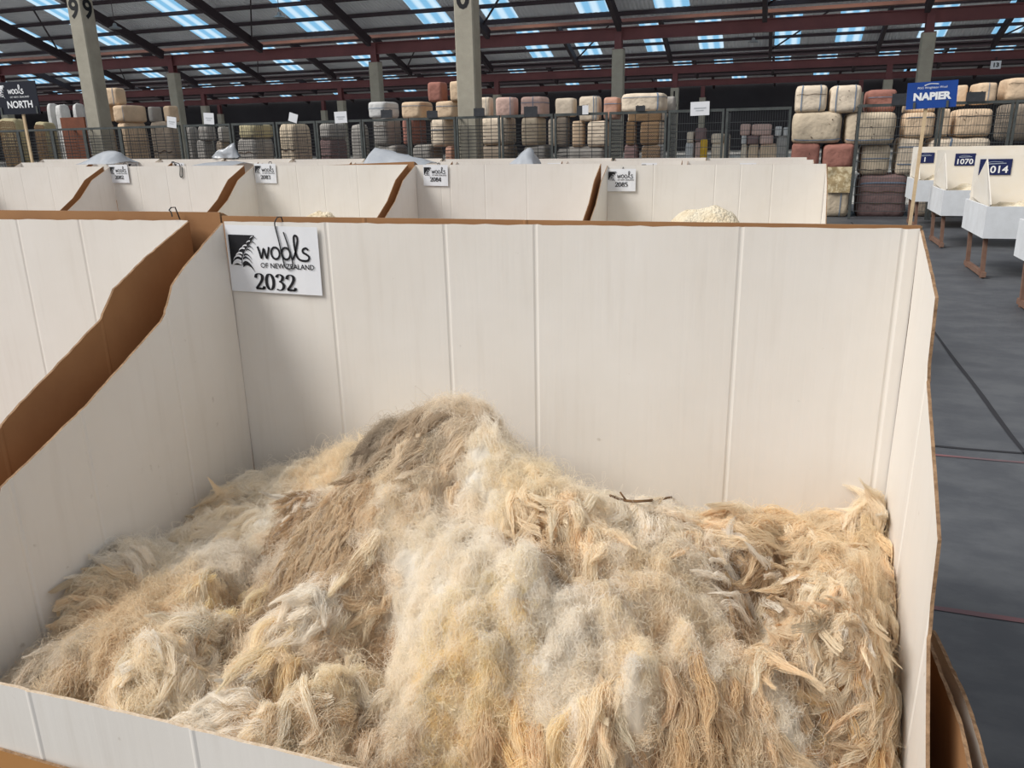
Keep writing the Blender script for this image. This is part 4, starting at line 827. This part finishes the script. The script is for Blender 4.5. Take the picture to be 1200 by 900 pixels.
# tufts and folds, some sunken ones browned to stand for shaded gaps: px, py, radius px, lift m, flow angle (deg, 0 = right, 90 = up in the photo), style, colour, tip colour, density
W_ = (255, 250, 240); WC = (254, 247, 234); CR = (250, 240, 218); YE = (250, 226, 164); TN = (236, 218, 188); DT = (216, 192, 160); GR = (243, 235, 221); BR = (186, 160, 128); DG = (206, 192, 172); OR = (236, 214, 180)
PATCH = [
 (540,490,42,.02,200,'mat',GR,TN,1.2),(480,510,40,.02,215,'staple',DG,BR,1.2),(440,520,24,.015,230,'staple',DG,(96,74,54),1.3),(590,490,22,.01,-25,'comb',GR,BR,.8),(500,545,40,.02,235,'staple',TN,GR,1.0),
 (460,570,40,.035,215,'fluff',CR,TN,1.1),(440,590,28,.0,250,'mat',BR,DT,.8),(575,540,34,.03,80,'fluff',W_,CR,1.1),(625,560,50,.035,40,'fluff',(246,234,208),CR,1.2),(680,585,36,.025,45,'fluff',(246,232,206),W_,1.0),
 (720,600,40,.02,20,'staple',W_,CR,1.0),(770,605,36,.03,15,'staple',W_,TN,1.1),(800,625,26,.02,-50,'staple',CR,TN,1.0),(660,630,40,.01,-95,'staple',TN,OR,1.0),(610,620,26,.015,-60,'cord',CR,TN,1.1),
 (640,665,34,.0,-95,'staple',TN,BR,1.0),(700,650,40,.02,-80,'staple',CR,TN,1.0),(560,600,40,.01,160,'mat',GR,W_,1.0),(530,640,46,.02,170,'mat',(242,230,206),GR,1.0),(470,600,36,.0,150,'mat',GR,DG,1.0),
 (380,545,40,.02,160,'fluff',(244,232,208),TN,1.1),(345,560,30,.02,175,'staple',W_,CR,1.1),(300,572,32,.025,175,'staple',W_,CR,1.1),(262,592,24,.02,178,'staple',CR,TN,1.0),(275,612,26,.02,200,'staple',WC,CR,1.1),(320,602,32,.03,190,'fluff',W_,CR,1.1),(352,592,20,.02,240,'staple',W_,GR,1.1),
 (385,620,44,.02,240,'comb',TN,BR,1.6),(345,615,26,.01,235,'comb',DT,BR,1.5),(410,580,36,.02,220,'mat',GR,TN,1.0),(420,650,40,.0,240,'mat',DT,GR,1.0),
 (145,655,32,.03,176,'staple',W_,GR,1.2),(108,690,32,.025,190,'staple',CR,OR,1.2),(190,640,34,.025,165,'fluff',W_,CR,1.0),(195,692,36,.03,215,'fluff',CR,TN,1.1),(248,655,36,.035,230,'fluff',W_,GR,1.2),(235,628,26,.02,170,'staple',WC,CR,1.0),(275,705,32,.025,240,'staple',(250,236,198),CR,1.1),(330,670,44,.015,200,'mat',GR,DG,1.0),(225,720,40,-.01,230,'mat',TN,OR,1.0),(160,700,34,.0,200,'mat',OR,TN,1.0),
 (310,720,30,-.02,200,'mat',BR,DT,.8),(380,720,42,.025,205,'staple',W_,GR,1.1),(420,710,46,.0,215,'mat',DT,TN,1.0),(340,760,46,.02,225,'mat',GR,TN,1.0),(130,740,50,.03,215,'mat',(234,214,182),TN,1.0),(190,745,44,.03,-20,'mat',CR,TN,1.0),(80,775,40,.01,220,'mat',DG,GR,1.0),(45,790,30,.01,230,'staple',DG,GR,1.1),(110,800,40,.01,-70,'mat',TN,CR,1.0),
 (180,790,38,.02,-60,'staple',CR,GR,1.1),(160,820,40,.01,-50,'mat',CR,TN,1.0),(215,770,30,.02,-65,'staple',GR,W_,1.0),(255,800,34,-.035,-80,'mat',BR,DT,.8),(235,820,30,.0,-80,'comb',GR,W_,1.0),(310,790,36,.025,250,'staple',(248,232,196),CR,1.2),(330,830,36,.0,240,'mat',TN,DT,1.0),(260,845,44,.02,175,'staple',GR,W_,1.1),(300,870,46,.0,200,'mat',TN,DT,1.0),
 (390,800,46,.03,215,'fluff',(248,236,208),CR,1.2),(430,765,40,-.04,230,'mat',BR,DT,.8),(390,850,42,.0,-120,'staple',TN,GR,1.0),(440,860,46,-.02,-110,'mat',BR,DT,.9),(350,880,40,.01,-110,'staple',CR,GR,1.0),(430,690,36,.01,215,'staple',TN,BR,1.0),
 (470,640,46,.03,225,'fluff',W_,CR,1.2),(530,660,52,.045,-30,'fluff',W_,WC,1.4),(590,690,52,.045,-30,'fluff',W_,CR,1.4),(510,710,48,.04,-120,'fluff',WC,CR,1.4),(650,720,46,.03,-35,'fluff',W_,GR,1.3),(560,750,56,.045,-110,'fluff',WC,(238,222,168),1.4),(500,800,52,.04,-130,'fluff',WC,CR,1.4),(540,830,44,.03,-110,'fluff',(252,236,200),YE,1.3),(580,800,40,.02,-100,'fluff',YE,WC,1.2),(470,840,40,.02,-140,'fluff',WC,CR,1.2),
 (620,760,44,.03,-60,'fluff',W_,WC,1.3),(660,790,48,.04,-80,'fluff',W_,WC,1.3),(690,740,36,.03,-50,'fluff',W_,GR,1.2),(610,860,40,.0,-95,'staple',OR,TN,1.2),(570,880,36,.0,-95,'staple',TN,OR,1.0),(650,870,40,.02,-92,'staple',(250,228,176),CR,1.2),(690,880,36,.02,-92,'staple',CR,TN,1.2),(500,890,44,-.02,-100,'mat',BR,TN,.9),
 (740,780,46,.04,-90,'fluff',(250,238,214),CR,1.3),(725,840,44,.02,-92,'staple',(248,236,210),CR,1.3),(765,770,36,.03,-85,'staple',(248,238,222),CR,1.2),(760,860,40,.0,-95,'staple',TN,DT,1.2),(730,890,36,.01,-95,'staple',DT,BR,1.1),
 (750,670,50,.035,60,'fluff',(244,230,204),GR,1.3),(790,700,50,.03,-90,'fluff',(244,228,198),CR,1.2),(720,700,36,.02,-60,'fluff',GR,W_,1.0),(835,680,40,.02,150,'mat',GR,DG,1.1),(810,740,40,.01,-90,'mat',GR,TN,1.0),(815,790,44,.035,-85,'fluff',W_,CR,1.2),(800,840,36,.02,-95,'staple',(232,204,160),OR,1.3),(840,850,36,.02,-88,'staple',(230,204,164),TN,1.3),(830,885,36,.01,-92,'staple',TN,OR,1.2),
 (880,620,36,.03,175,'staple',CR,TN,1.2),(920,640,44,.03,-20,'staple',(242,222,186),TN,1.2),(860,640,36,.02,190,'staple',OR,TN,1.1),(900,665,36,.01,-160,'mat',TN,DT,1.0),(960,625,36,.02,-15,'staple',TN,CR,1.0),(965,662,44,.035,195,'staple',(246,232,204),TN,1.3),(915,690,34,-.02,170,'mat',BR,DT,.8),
 (1010,612,22,.02,85,'staple',CR,DT,1.1),(1030,640,28,.01,-70,'staple',(246,228,192),TN,1.1),(1000,690,40,.03,100,'mat',(238,208,160),CR,1.1),(1035,700,30,.01,-85,'staple',TN,OR,1.0),(870,700,32,.01,170,'cord',W_,GR,1.0),(890,730,40,-.03,-90,'comb',BR,DT,1.2),(905,740,30,-.01,-80,'comb',CR,DT,1.4),(930,720,26,.0,-70,'cord',CR,W_,1.0),
 (960,730,44,.03,-130,'cord',CR,TN,1.4),(1000,740,44,.04,-120,'cord',CR,TN,1.4),(980,780,48,.04,-160,'cord',TN,DT,1.5),(1015,790,40,.02,-100,'cord',TN,CR,1.3),(1035,760,30,.02,-90,'staple',CR,TN,1.1),(935,780,34,.0,-110,'comb',TN,BR,1.2),
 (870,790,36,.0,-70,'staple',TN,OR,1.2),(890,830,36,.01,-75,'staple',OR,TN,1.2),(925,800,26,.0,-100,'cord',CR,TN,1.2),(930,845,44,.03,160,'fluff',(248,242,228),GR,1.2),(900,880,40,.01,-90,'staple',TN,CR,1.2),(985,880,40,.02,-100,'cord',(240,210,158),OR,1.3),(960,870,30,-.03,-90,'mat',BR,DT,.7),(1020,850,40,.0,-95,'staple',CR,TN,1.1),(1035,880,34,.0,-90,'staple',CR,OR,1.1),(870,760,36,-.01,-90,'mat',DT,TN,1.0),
]
gp_ = np.random.default_rng(21)
for _ in range(60):   # small pale tufts, and hollows with shade put into their brown colour, between the big ones
    px_ = gp_.uniform(60, 1030); py_ = gp_.uniform(560, 880)
    if py_ < 790-.55*px_ or (430 < px_ < 720 and 640 < py_ < 860): continue
    if gp_.uniform() < .68: PATCH.append((px_, py_, gp_.uniform(15, 25), gp_.uniform(.016, .03), gp_.uniform(150, 290), 'staple' if gp_.uniform() < .6 else 'fluff', W_ if gp_.uniform() < .5 else CR, CR if gp_.uniform() < .5 else GR, 1.5))
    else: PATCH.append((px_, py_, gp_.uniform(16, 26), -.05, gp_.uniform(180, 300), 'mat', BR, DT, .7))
H0 = H0-.020-.018*np.clip((-.75-HX)/.4, 0, 1)*np.clip((HY-.95)/.2, 0, 1)
H = H0
for pas in range(3):
    src = H; BP = np.zeros_like(H0); BN = np.zeros_like(H0); BS = np.zeros_like(H0); centres = []
    for q in PATCH:
        P = hit(src, q[0], q[1]); d = np.linalg.norm(P-EYE); r = q[2]/FPX*d*1.12; centres.append((P, r))
        dd_ = ((HX-P[0])/r)**2+((HY-P[1])/(r*1.15))**2
        b_f = q[3]*1.6*np.exp(-dd_**1.6*1.1) if q[5] != 'fluff' else q[3]*1.5*np.clip(1-dd_*.85, 0, 1)**.55
        BP = np.maximum(BP, b_f); BN = np.minimum(BN, b_f); BS += b_f
    H = H0+BP+BN+.18*BS
rs = np.random.default_rng(3)
# puffs and lock-sized ridges along the lie of the wool
for q, (P, r) in zip(PATCH, centres):
    if q[5] == 'comb': continue
    fl_ = q[5] == 'fluff'; nb_ = 9 if fl_ else 14; ang0 = math.radians(q[4])
    for _ in range(nb_):
        rr = r*math.sqrt(rs.uniform()); th = rs.uniform(0, 6.283); bx_ = P[0]+rr*math.cos(th); by_ = P[1]+rr*math.sin(th)
        wv_ = rs.uniform(.012, .024) if fl_ else rs.uniform(.006, .011); lv_ = wv_*(rs.uniform(1, 1.8) if fl_ else rs.uniform(2.5, 4)); a_ = ang0+rs.normal(0, .5)
        dx_ = (HX-bx_)*math.cos(a_)+(HY-by_)*math.sin(a_); dy_ = -(HX-bx_)*math.sin(a_)+(HY-by_)*math.cos(a_)
        H += wv_*(.62 if fl_ else .6)*np.clip(1-(dx_/lv_)**2-(dy_/wv_)**2, 0, 1)**.6*.8
def fbm(X, Y, s, seed): return np.array([[mnoise.fractal(Vector((float(a)*s, float(b)*s, seed)), 1.0, 2.0, 4) for a in X[0]] for b in Y[:, 0]])
N1 = fbm(HX, HY, 9, 1.0); N2 = fbm(HX, HY, 26, 4.0); edge = np.clip(np.minimum.reduce([HX-X0, X1-HX, HY-YA_, YB_-HY])/.05, 0, 1)
H += (.022*N1+.008*N2)*(.3+.7*edge)
H = np.minimum(H, np.where(HY < YA_+.03, .775, 9))
C_arr = np.array([c[0] for c in centres]); R_arr = np.array([c[1] for c in centres])
FLW = np.array([1.8 if q[5] == 'fluff' else 1.0 for q in PATCH])[None]
COLA = np.array([s2l(q[6]) for q in PATCH]); COLB = np.array([s2l(q[7]) for q in PATCH])
def colour_at(x, y):
    d2 = (((np.stack([x, y], -1)[:, None]-C_arr[None, :, :2])/R_arr[None, :, None])**2).sum(-1)
    w = np.exp(-d2*1.8)*FLW+1e-9; w /= w.sum(1, keepdims=True)
    return w @ (COLA*.75+COLB*.25), w
def wool_mat():
    m = bpy.data.materials.new('raw_wool'); m.use_nodes = True; N = m.node_tree.nodes; L = m.node_tree.links
    N.remove(N['Principled BSDF']); out = N['Material Output']
    a = N.new('ShaderNodeAttribute'); a.attribute_name = 'tint'
    d = N.new('ShaderNodeBsdfDiffuse'); t = N.new('ShaderNodeBsdfTranslucent'); mx = N.new('ShaderNodeMixShader'); mx.inputs[0].default_value = .38
    L.new(a.outputs['Color'], d.inputs[0]); L.new(a.outputs['Color'], t.inputs[0]); L.new(d.outputs[0], mx.inputs[1]); L.new(t.outputs[0], mx.inputs[2]); L.new(mx.outputs[0], out.inputs[0])
    return m
WOOL = wool_mat()
# the body of the heap
ny, nx = H.shape; vs = np.stack([HX, HY, H-.012], -1).reshape(-1, 3)
idx = np.arange(ny*nx).reshape(ny, nx); fs = np.stack([idx[:-1, :-1], idx[:-1, 1:], idx[1:, 1:], idx[1:, :-1]], -1).reshape(-1, 4).tolist()
bot = len(vs); zb_ = .425
ring = list(idx[0, :])+list(idx[1:, -1])+list(idx[-1, -2::-1])+list(idx[-2:0:-1, 0])
low = [(vs[i][0], vs[i][1], zb_) for i in ring]; k = len(ring)
fs += [(ring[(i+1) % k], ring[i], bot+i, bot+(i+1) % k) for i in range(k)]
me = bpy.data.meshes.new('wool_fleece'); me.from_pydata([tuple(v) for v in vs]+low, [], [tuple(map(int, f)) for f in fs]); me.update()
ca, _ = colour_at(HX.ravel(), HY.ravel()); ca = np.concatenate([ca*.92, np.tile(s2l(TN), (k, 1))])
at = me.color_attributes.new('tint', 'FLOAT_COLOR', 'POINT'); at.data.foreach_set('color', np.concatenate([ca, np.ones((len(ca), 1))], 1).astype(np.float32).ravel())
pile = link('wool_fleece', me, WOOL, smooth=True)
tag(pile, 'big heap of raw cream, yellow and tan fleece filling the front bin', 'wool', kind='stuff')
# locks of fibre
TP = 12
def normal_at(x, y, e=.006):
    gx_ = (interp(H, x+e, y)-interp(H, x-e, y))/(2*e); gy_ = (interp(H, x, y+e)-interp(H, x, y-e))/(2*e)
    n = np.stack([-gx_, -gy_, np.ones_like(gx_)], -1); return n/np.linalg.norm(n, axis=1, keepdims=True)
POS = []; TIN = []; RAD = []
STY = {  # length, half width, half thickness, strands, crimp amp, crimp count, fibre noise, lift, curl, twist, radius
 'staple': (.085, .0115, .0065, 80, .0016, 7, .0018, .013, .55, .6, .00038),
 'comb':   (.075, .0032, .0025, 16, .0012, 5, .0010, .012, .5, .6, .00042),
 'cord':   (.085, .0064, .005, 40, .0012, 6, .0010, .016, 1.1, 5.0, .00042),
 'fluff':  (.030, .015, .005, 60, .0012, 3, .0042, .003, .7, .6, .00018),
 'mat':    (.066, .014, .005, 64, .0018, 4, .0058, .006, .6, .4, .00026)}
DENS = {'staple': 1.25, 'comb': 3.4, 'cord': 1.7, 'fluff': 1.15, 'mat': 1.0}
def locks(style, x, y, ang, ca, cb, g, scale=1.0):
    """grow fibre locks at ground points x,y; ang: direction in the photo's axes laid onto the surface"""
    L_, hw, ht, M_, camp, cn, fn, lift, curl, tw, rad = STY[style]; n = len(x)
    if n == 0: return
    nr = normal_at(x, y); z = interp(H, x, y)
    up_in = -FW*np.array([1, 1, 0]); up_in = np.array([FW[0], FW[1], 0.0])/np.linalg.norm(FW[:2]) + np.array([0, 0, .75])
    dw = np.cos(ang)[:, None]*RT[None]+np.sin(ang)[:, None]*up_in[None]
    d = dw-(dw*nr).sum(1, keepdims=True)*nr; d /= np.linalg.norm(d, axis=1, keepdims=True)+1e-9
    s = np.cross(nr, d)
    Ls = L_*scale*g.uniform(.6, 1.35, n); t = np.linspace(0, 1, TP)
    lf = lift*g.uniform(.3, 1.7, n); cu = curl*g.normal(0, 1, n); tipup = g.normal(.0, .35, n)
    # centre line
    along = Ls[:, None]*(t[None]-.30); side = Ls[:, None]*cu[:, None]*.35*(t[None]**2)+Ls[:, None]*.06*np.sin(2*np.pi*t[None]*g.uniform(.5, 1.4, n)[:, None]+g.uniform(0, 6, n)[:, None])
    hgt = lf[:, None]*np.sin(np.pi*np.clip(t*.9+.05, 0, 1))[None]+Ls[:, None]*.28*tipup[:, None]*t[None]**3-.006
    c = np.stack([x, y, z], -1)[:, None]+d[:, None]*along[..., None]+s[:, None]*side[..., None]
    # follow the surface
    zz = interp(H, c[..., 0], c[..., 1]); drop = np.clip(zz-c[..., 2], -.012, .05)
    c[..., 2] += drop; c += nr[:, None]*hgt[..., None]
    if style == 'staple' or style == 'cord': prof = .55+.45*np.sin(np.pi*np.clip(t*1.15, 0, 1)); prof *= np.where(t > .55, 1-.86*((t-.55)/.45)**1.4, 1)
    elif style == 'comb': prof = 1-.6*t
    else: prof = .7+.5*np.sin(np.pi*t)
    r = np.sqrt(g.uniform(0, 1, (n, M_))); th = g.uniform(0, 2*np.pi, (n, M_)); 
    tha = th[..., None]+tw*t[None, None]*(1 if style == 'cord' else g.normal(0, .7, (n, 1))[..., None])
    wsc = g.uniform(.7, 1.35, n)[:, None, None]
    a = r[..., None]*np.cos(tha)*hw*wsc*prof; b = r[..., None]*np.sin(tha)*ht*wsc*prof
    ph = g.uniform(0, 6.3, (n, 1, 1))+g.normal(0, .5, (n, M_, 1)); a = a+camp*np.sin(2*np.pi*cn*t[None, None]*g.uniform(.8, 1.2, (n, 1, 1))+ph)*(.4+.6*t)
    wv = g.normal(0, 1, (n, M_, 3, 3)); f1 = np.stack([np.sin(np.pi*t), np.sin(2*np.pi*t+.7), np.sin(3.3*np.pi*t+.3)], 0)*np.array([1, .7, .5])[:, None]
    fz = np.einsum('nmkc,kt->nmtc', wv, f1)*fn*(1.0)
    p = c[:, None]+s[:, None, None]*a[..., None]+nr[:, None, None]*b[..., None]+fz
    off = (g.uniform(-.12, .12, (n, M_, 1))*Ls[:, None, None]); p = p+d[:, None, None]*off[..., None]
    m = .006
    p[..., 0] = np.clip(p[..., 0], XL+m, XR-m); p[..., 1] = np.minimum(p[..., 1], YB-m)
    lowf = p[..., 2] < .80
    p[..., 1] = np.where(lowf, np.maximum(p[..., 1], YB-.896+m), p[..., 1])
    tone = g.normal(1, .09, (n, 1, 1, 1))*g.normal(1, .05, (n, M_, 1, 1)); tt = (t**1.6)[None, None, :, None]
    col = ca[:, None, None]*(1-tt)+cb[:, None, None]*tt; col = col*tone; col = np.clip(col*np.minimum(1, .95/col.max(-1, keepdims=True)), .01, .95)
    POS.append(p.reshape(-1, 3).astype(np.float32)); TIN.append(col.reshape(-1, 3).astype(np.float32))
    RAD.append((np.broadcast_to((1-.5*t), (n*M_, TP))*rad).ravel().astype(np.float32))
g = np.random.default_rng(11)
DENSITY = 1.0
area = (X1-X0)*(YB_-YA_)
# background cover everywhere, colour taken from the surroundings
nb = int(1500*DENSITY); bx = g.uniform(X0+.01, X1-.01, nb); by = g.uniform(YA_+.02, YB_-.01, nb)
cb_, wts = colour_at(bx, by); keep = (np.array([q[5] != 'fluff' for q in PATCH])[wts.argmax(1)]) | (g.uniform(0, 1, nb) < .12); bx = bx[keep]; by = by[keep]; cb_ = cb_[keep]; wts = wts[keep]; nb = len(bx); ang = np.array([math.radians(PATCH[k][4]) for k in wts.argmax(1)])+g.normal(0, .9, nb)
locks('mat', bx, by, ang, cb_*.96, cb_, g)
for q, (P, r) in zip(PATCH, centres):
    A = math.pi*r*r; st = q[5]; n = max(4, int(A/(STY[st][0]*STY[st][1]*2)*2.0*DENS[st]*q[8]*DENSITY))
    rr = r*np.sqrt(g.uniform(0, 1, n))*1.05; th = g.uniform(0, 6.283, n); x = P[0]+rr*np.cos(th); y = P[1]+rr*np.sin(th)*1.1
    own = colour_at(x, y)[1]; topi = own.argmax(1); isfl = np.array([p_[5] == 'fluff' for p_ in PATCH])[topi]
    keep = ~isfl if st != 'fluff' else np.ones(len(x), bool)
    x = x[keep]; y = y[keep]
    ok = (x > X0) & (x < X1) & (y > YA_) & (y < YB_); x = x[ok]; y = y[ok]; n = len(x)
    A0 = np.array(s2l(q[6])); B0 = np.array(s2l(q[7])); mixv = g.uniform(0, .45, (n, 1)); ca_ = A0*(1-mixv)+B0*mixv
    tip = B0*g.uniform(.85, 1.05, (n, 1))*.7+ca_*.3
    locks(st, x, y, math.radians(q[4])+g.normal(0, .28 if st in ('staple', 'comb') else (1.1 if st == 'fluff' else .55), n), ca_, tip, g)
# loose flyaway fibres
nf = 5000; fx = g.uniform(X0+.02, X1-.02, nf); fy = g.uniform(YA_+.03, YB_-.02, nf); cf, _ = colour_at(fx, fy)
STY['fly'] = (.045, .006, .005, 3, .001, 2, .010, .016, 1.2, .5, .0002)
locks('fly', fx, fy, g.uniform(0, 6.3, nf), cf*1.05, cf, g)
def hair_object(name, parent):
    P = np.concatenate(POS); K = np.concatenate(TIN); R = np.concatenate(RAD); n = len(P)//TP
    hc = bpy.data.hair_curves.new(name); hc.add_curves([TP]*n)
    hc.attributes['position'].data.foreach_set('vector', P.ravel())
    ra = hc.attributes.get('radius') or hc.attributes.new('radius', 'FLOAT', 'POINT'); ra.data.foreach_set('value', R)
    ta = hc.attributes.new('tint', 'FLOAT_COLOR', 'POINT'); ta.data.foreach_set('color', np.concatenate([K, np.ones((len(K), 1), np.float32)], 1).ravel())
    hc.materials.append(WOOL); o = bpy.data.objects.new(name, hc); COL.objects.link(o); o.parent = parent; o['kind'] = 'stuff'
    print('strands', n); return o
hair_object('wool_fibres', pile)
scene.cycles_curves.shape = 'RIBBONS'
# the dry twig on the heap, and a little straw
tw = [hit(H, 716, 590), hit(H, 735, 596), hit(H, 762, 596), hit(H, 788, 590)]
tw = [p+np.array([0, -.012, .022]) for p in tw]; b = MB(); b.tube(smooth_path(tw, 5), .0028, 6); b.tube([tw[1], tw[1]+np.array([-.012, .0, .016])], .0018, 5)
tag(b.build('twig', mat('dry_twig', (110, 84, 58), .9), smooth=True), 'thin brown twig lying on the back of the fleece', 'twig')
# fleece showing over the edge of bin 2085 and further bins
def small_heap(xa, xb, bumps, Y, label, seed):
    """fleece filling the floor of a bin, with mounds; bumps: (px, crest py, half width in px)"""
    n = 60; m_ = 34; vs = []; y0 = Y-.885; y1 = Y-.015; pk = [(onY(px, py, Y-.45), hw) for px, py, hw in bumps]
    for j in range(m_+1):
        for i in range(n+1):
            x = xa+(xb-xa)*i/n; y = y0+(y1-y0)*j/m_
            z = .66+.05*mnoise.fractal(Vector((x*3, y*3, seed)), 1, 2, 3)
            for p, hw in pk:
                r2 = ((x-p[0])/hw)**2; q2 = ((y-p[1])/.34)**2
                z = max(z, .66+(p[2]-.66)*math.exp(-(r2**2+q2))+.0)
            z += .03*mnoise.fractal(Vector((x*9, y*9, seed+3)), 1, 2, 5)+.012*mnoise.noise(Vector((x*34, y*34, seed)))
            vs.append((x, y, z))
    b = MB(); b.add(vs, [(j*(n+1)+i, j*(n+1)+i+1, (j+1)*(n+1)+i+1, (j+1)*(n+1)+i) for j in range(m_) for i in range(n)])
    ring = [(i, 0) for i in range(n+1)]+[(n, j) for j in range(1, m_+1)]+[(i, m_) for i in range(n-1, -1, -1)]+[(0, j) for j in range(m_-1, 0, -1)]
    R = [vs[j*(n+1)+i] for i, j in ring]; k = len(R)
    b.add(R+[(p[0], p[1], .422) for p in R], [((q+1) % k, q, k+q, k+(q+1) % k) for q in range(k)])
    tag(b.build('fleece_heap', FLEECE, smooth=True), label, 'fleece', kind='stuff')
small_heap(ROW2[4][0]+.012, ROW2[4][1]-.012, [(827, 245, .34)], Y2, 'cream fleece in bin 2085, its mound showing over the front bin', 2.0)
small_heap(ROW2[2][0]+.012, ROW2[2][1]-.012, [(374, 248, .20)], Y2, 'cream fleece in bin 2083, only a low tuft showing', 6.0)
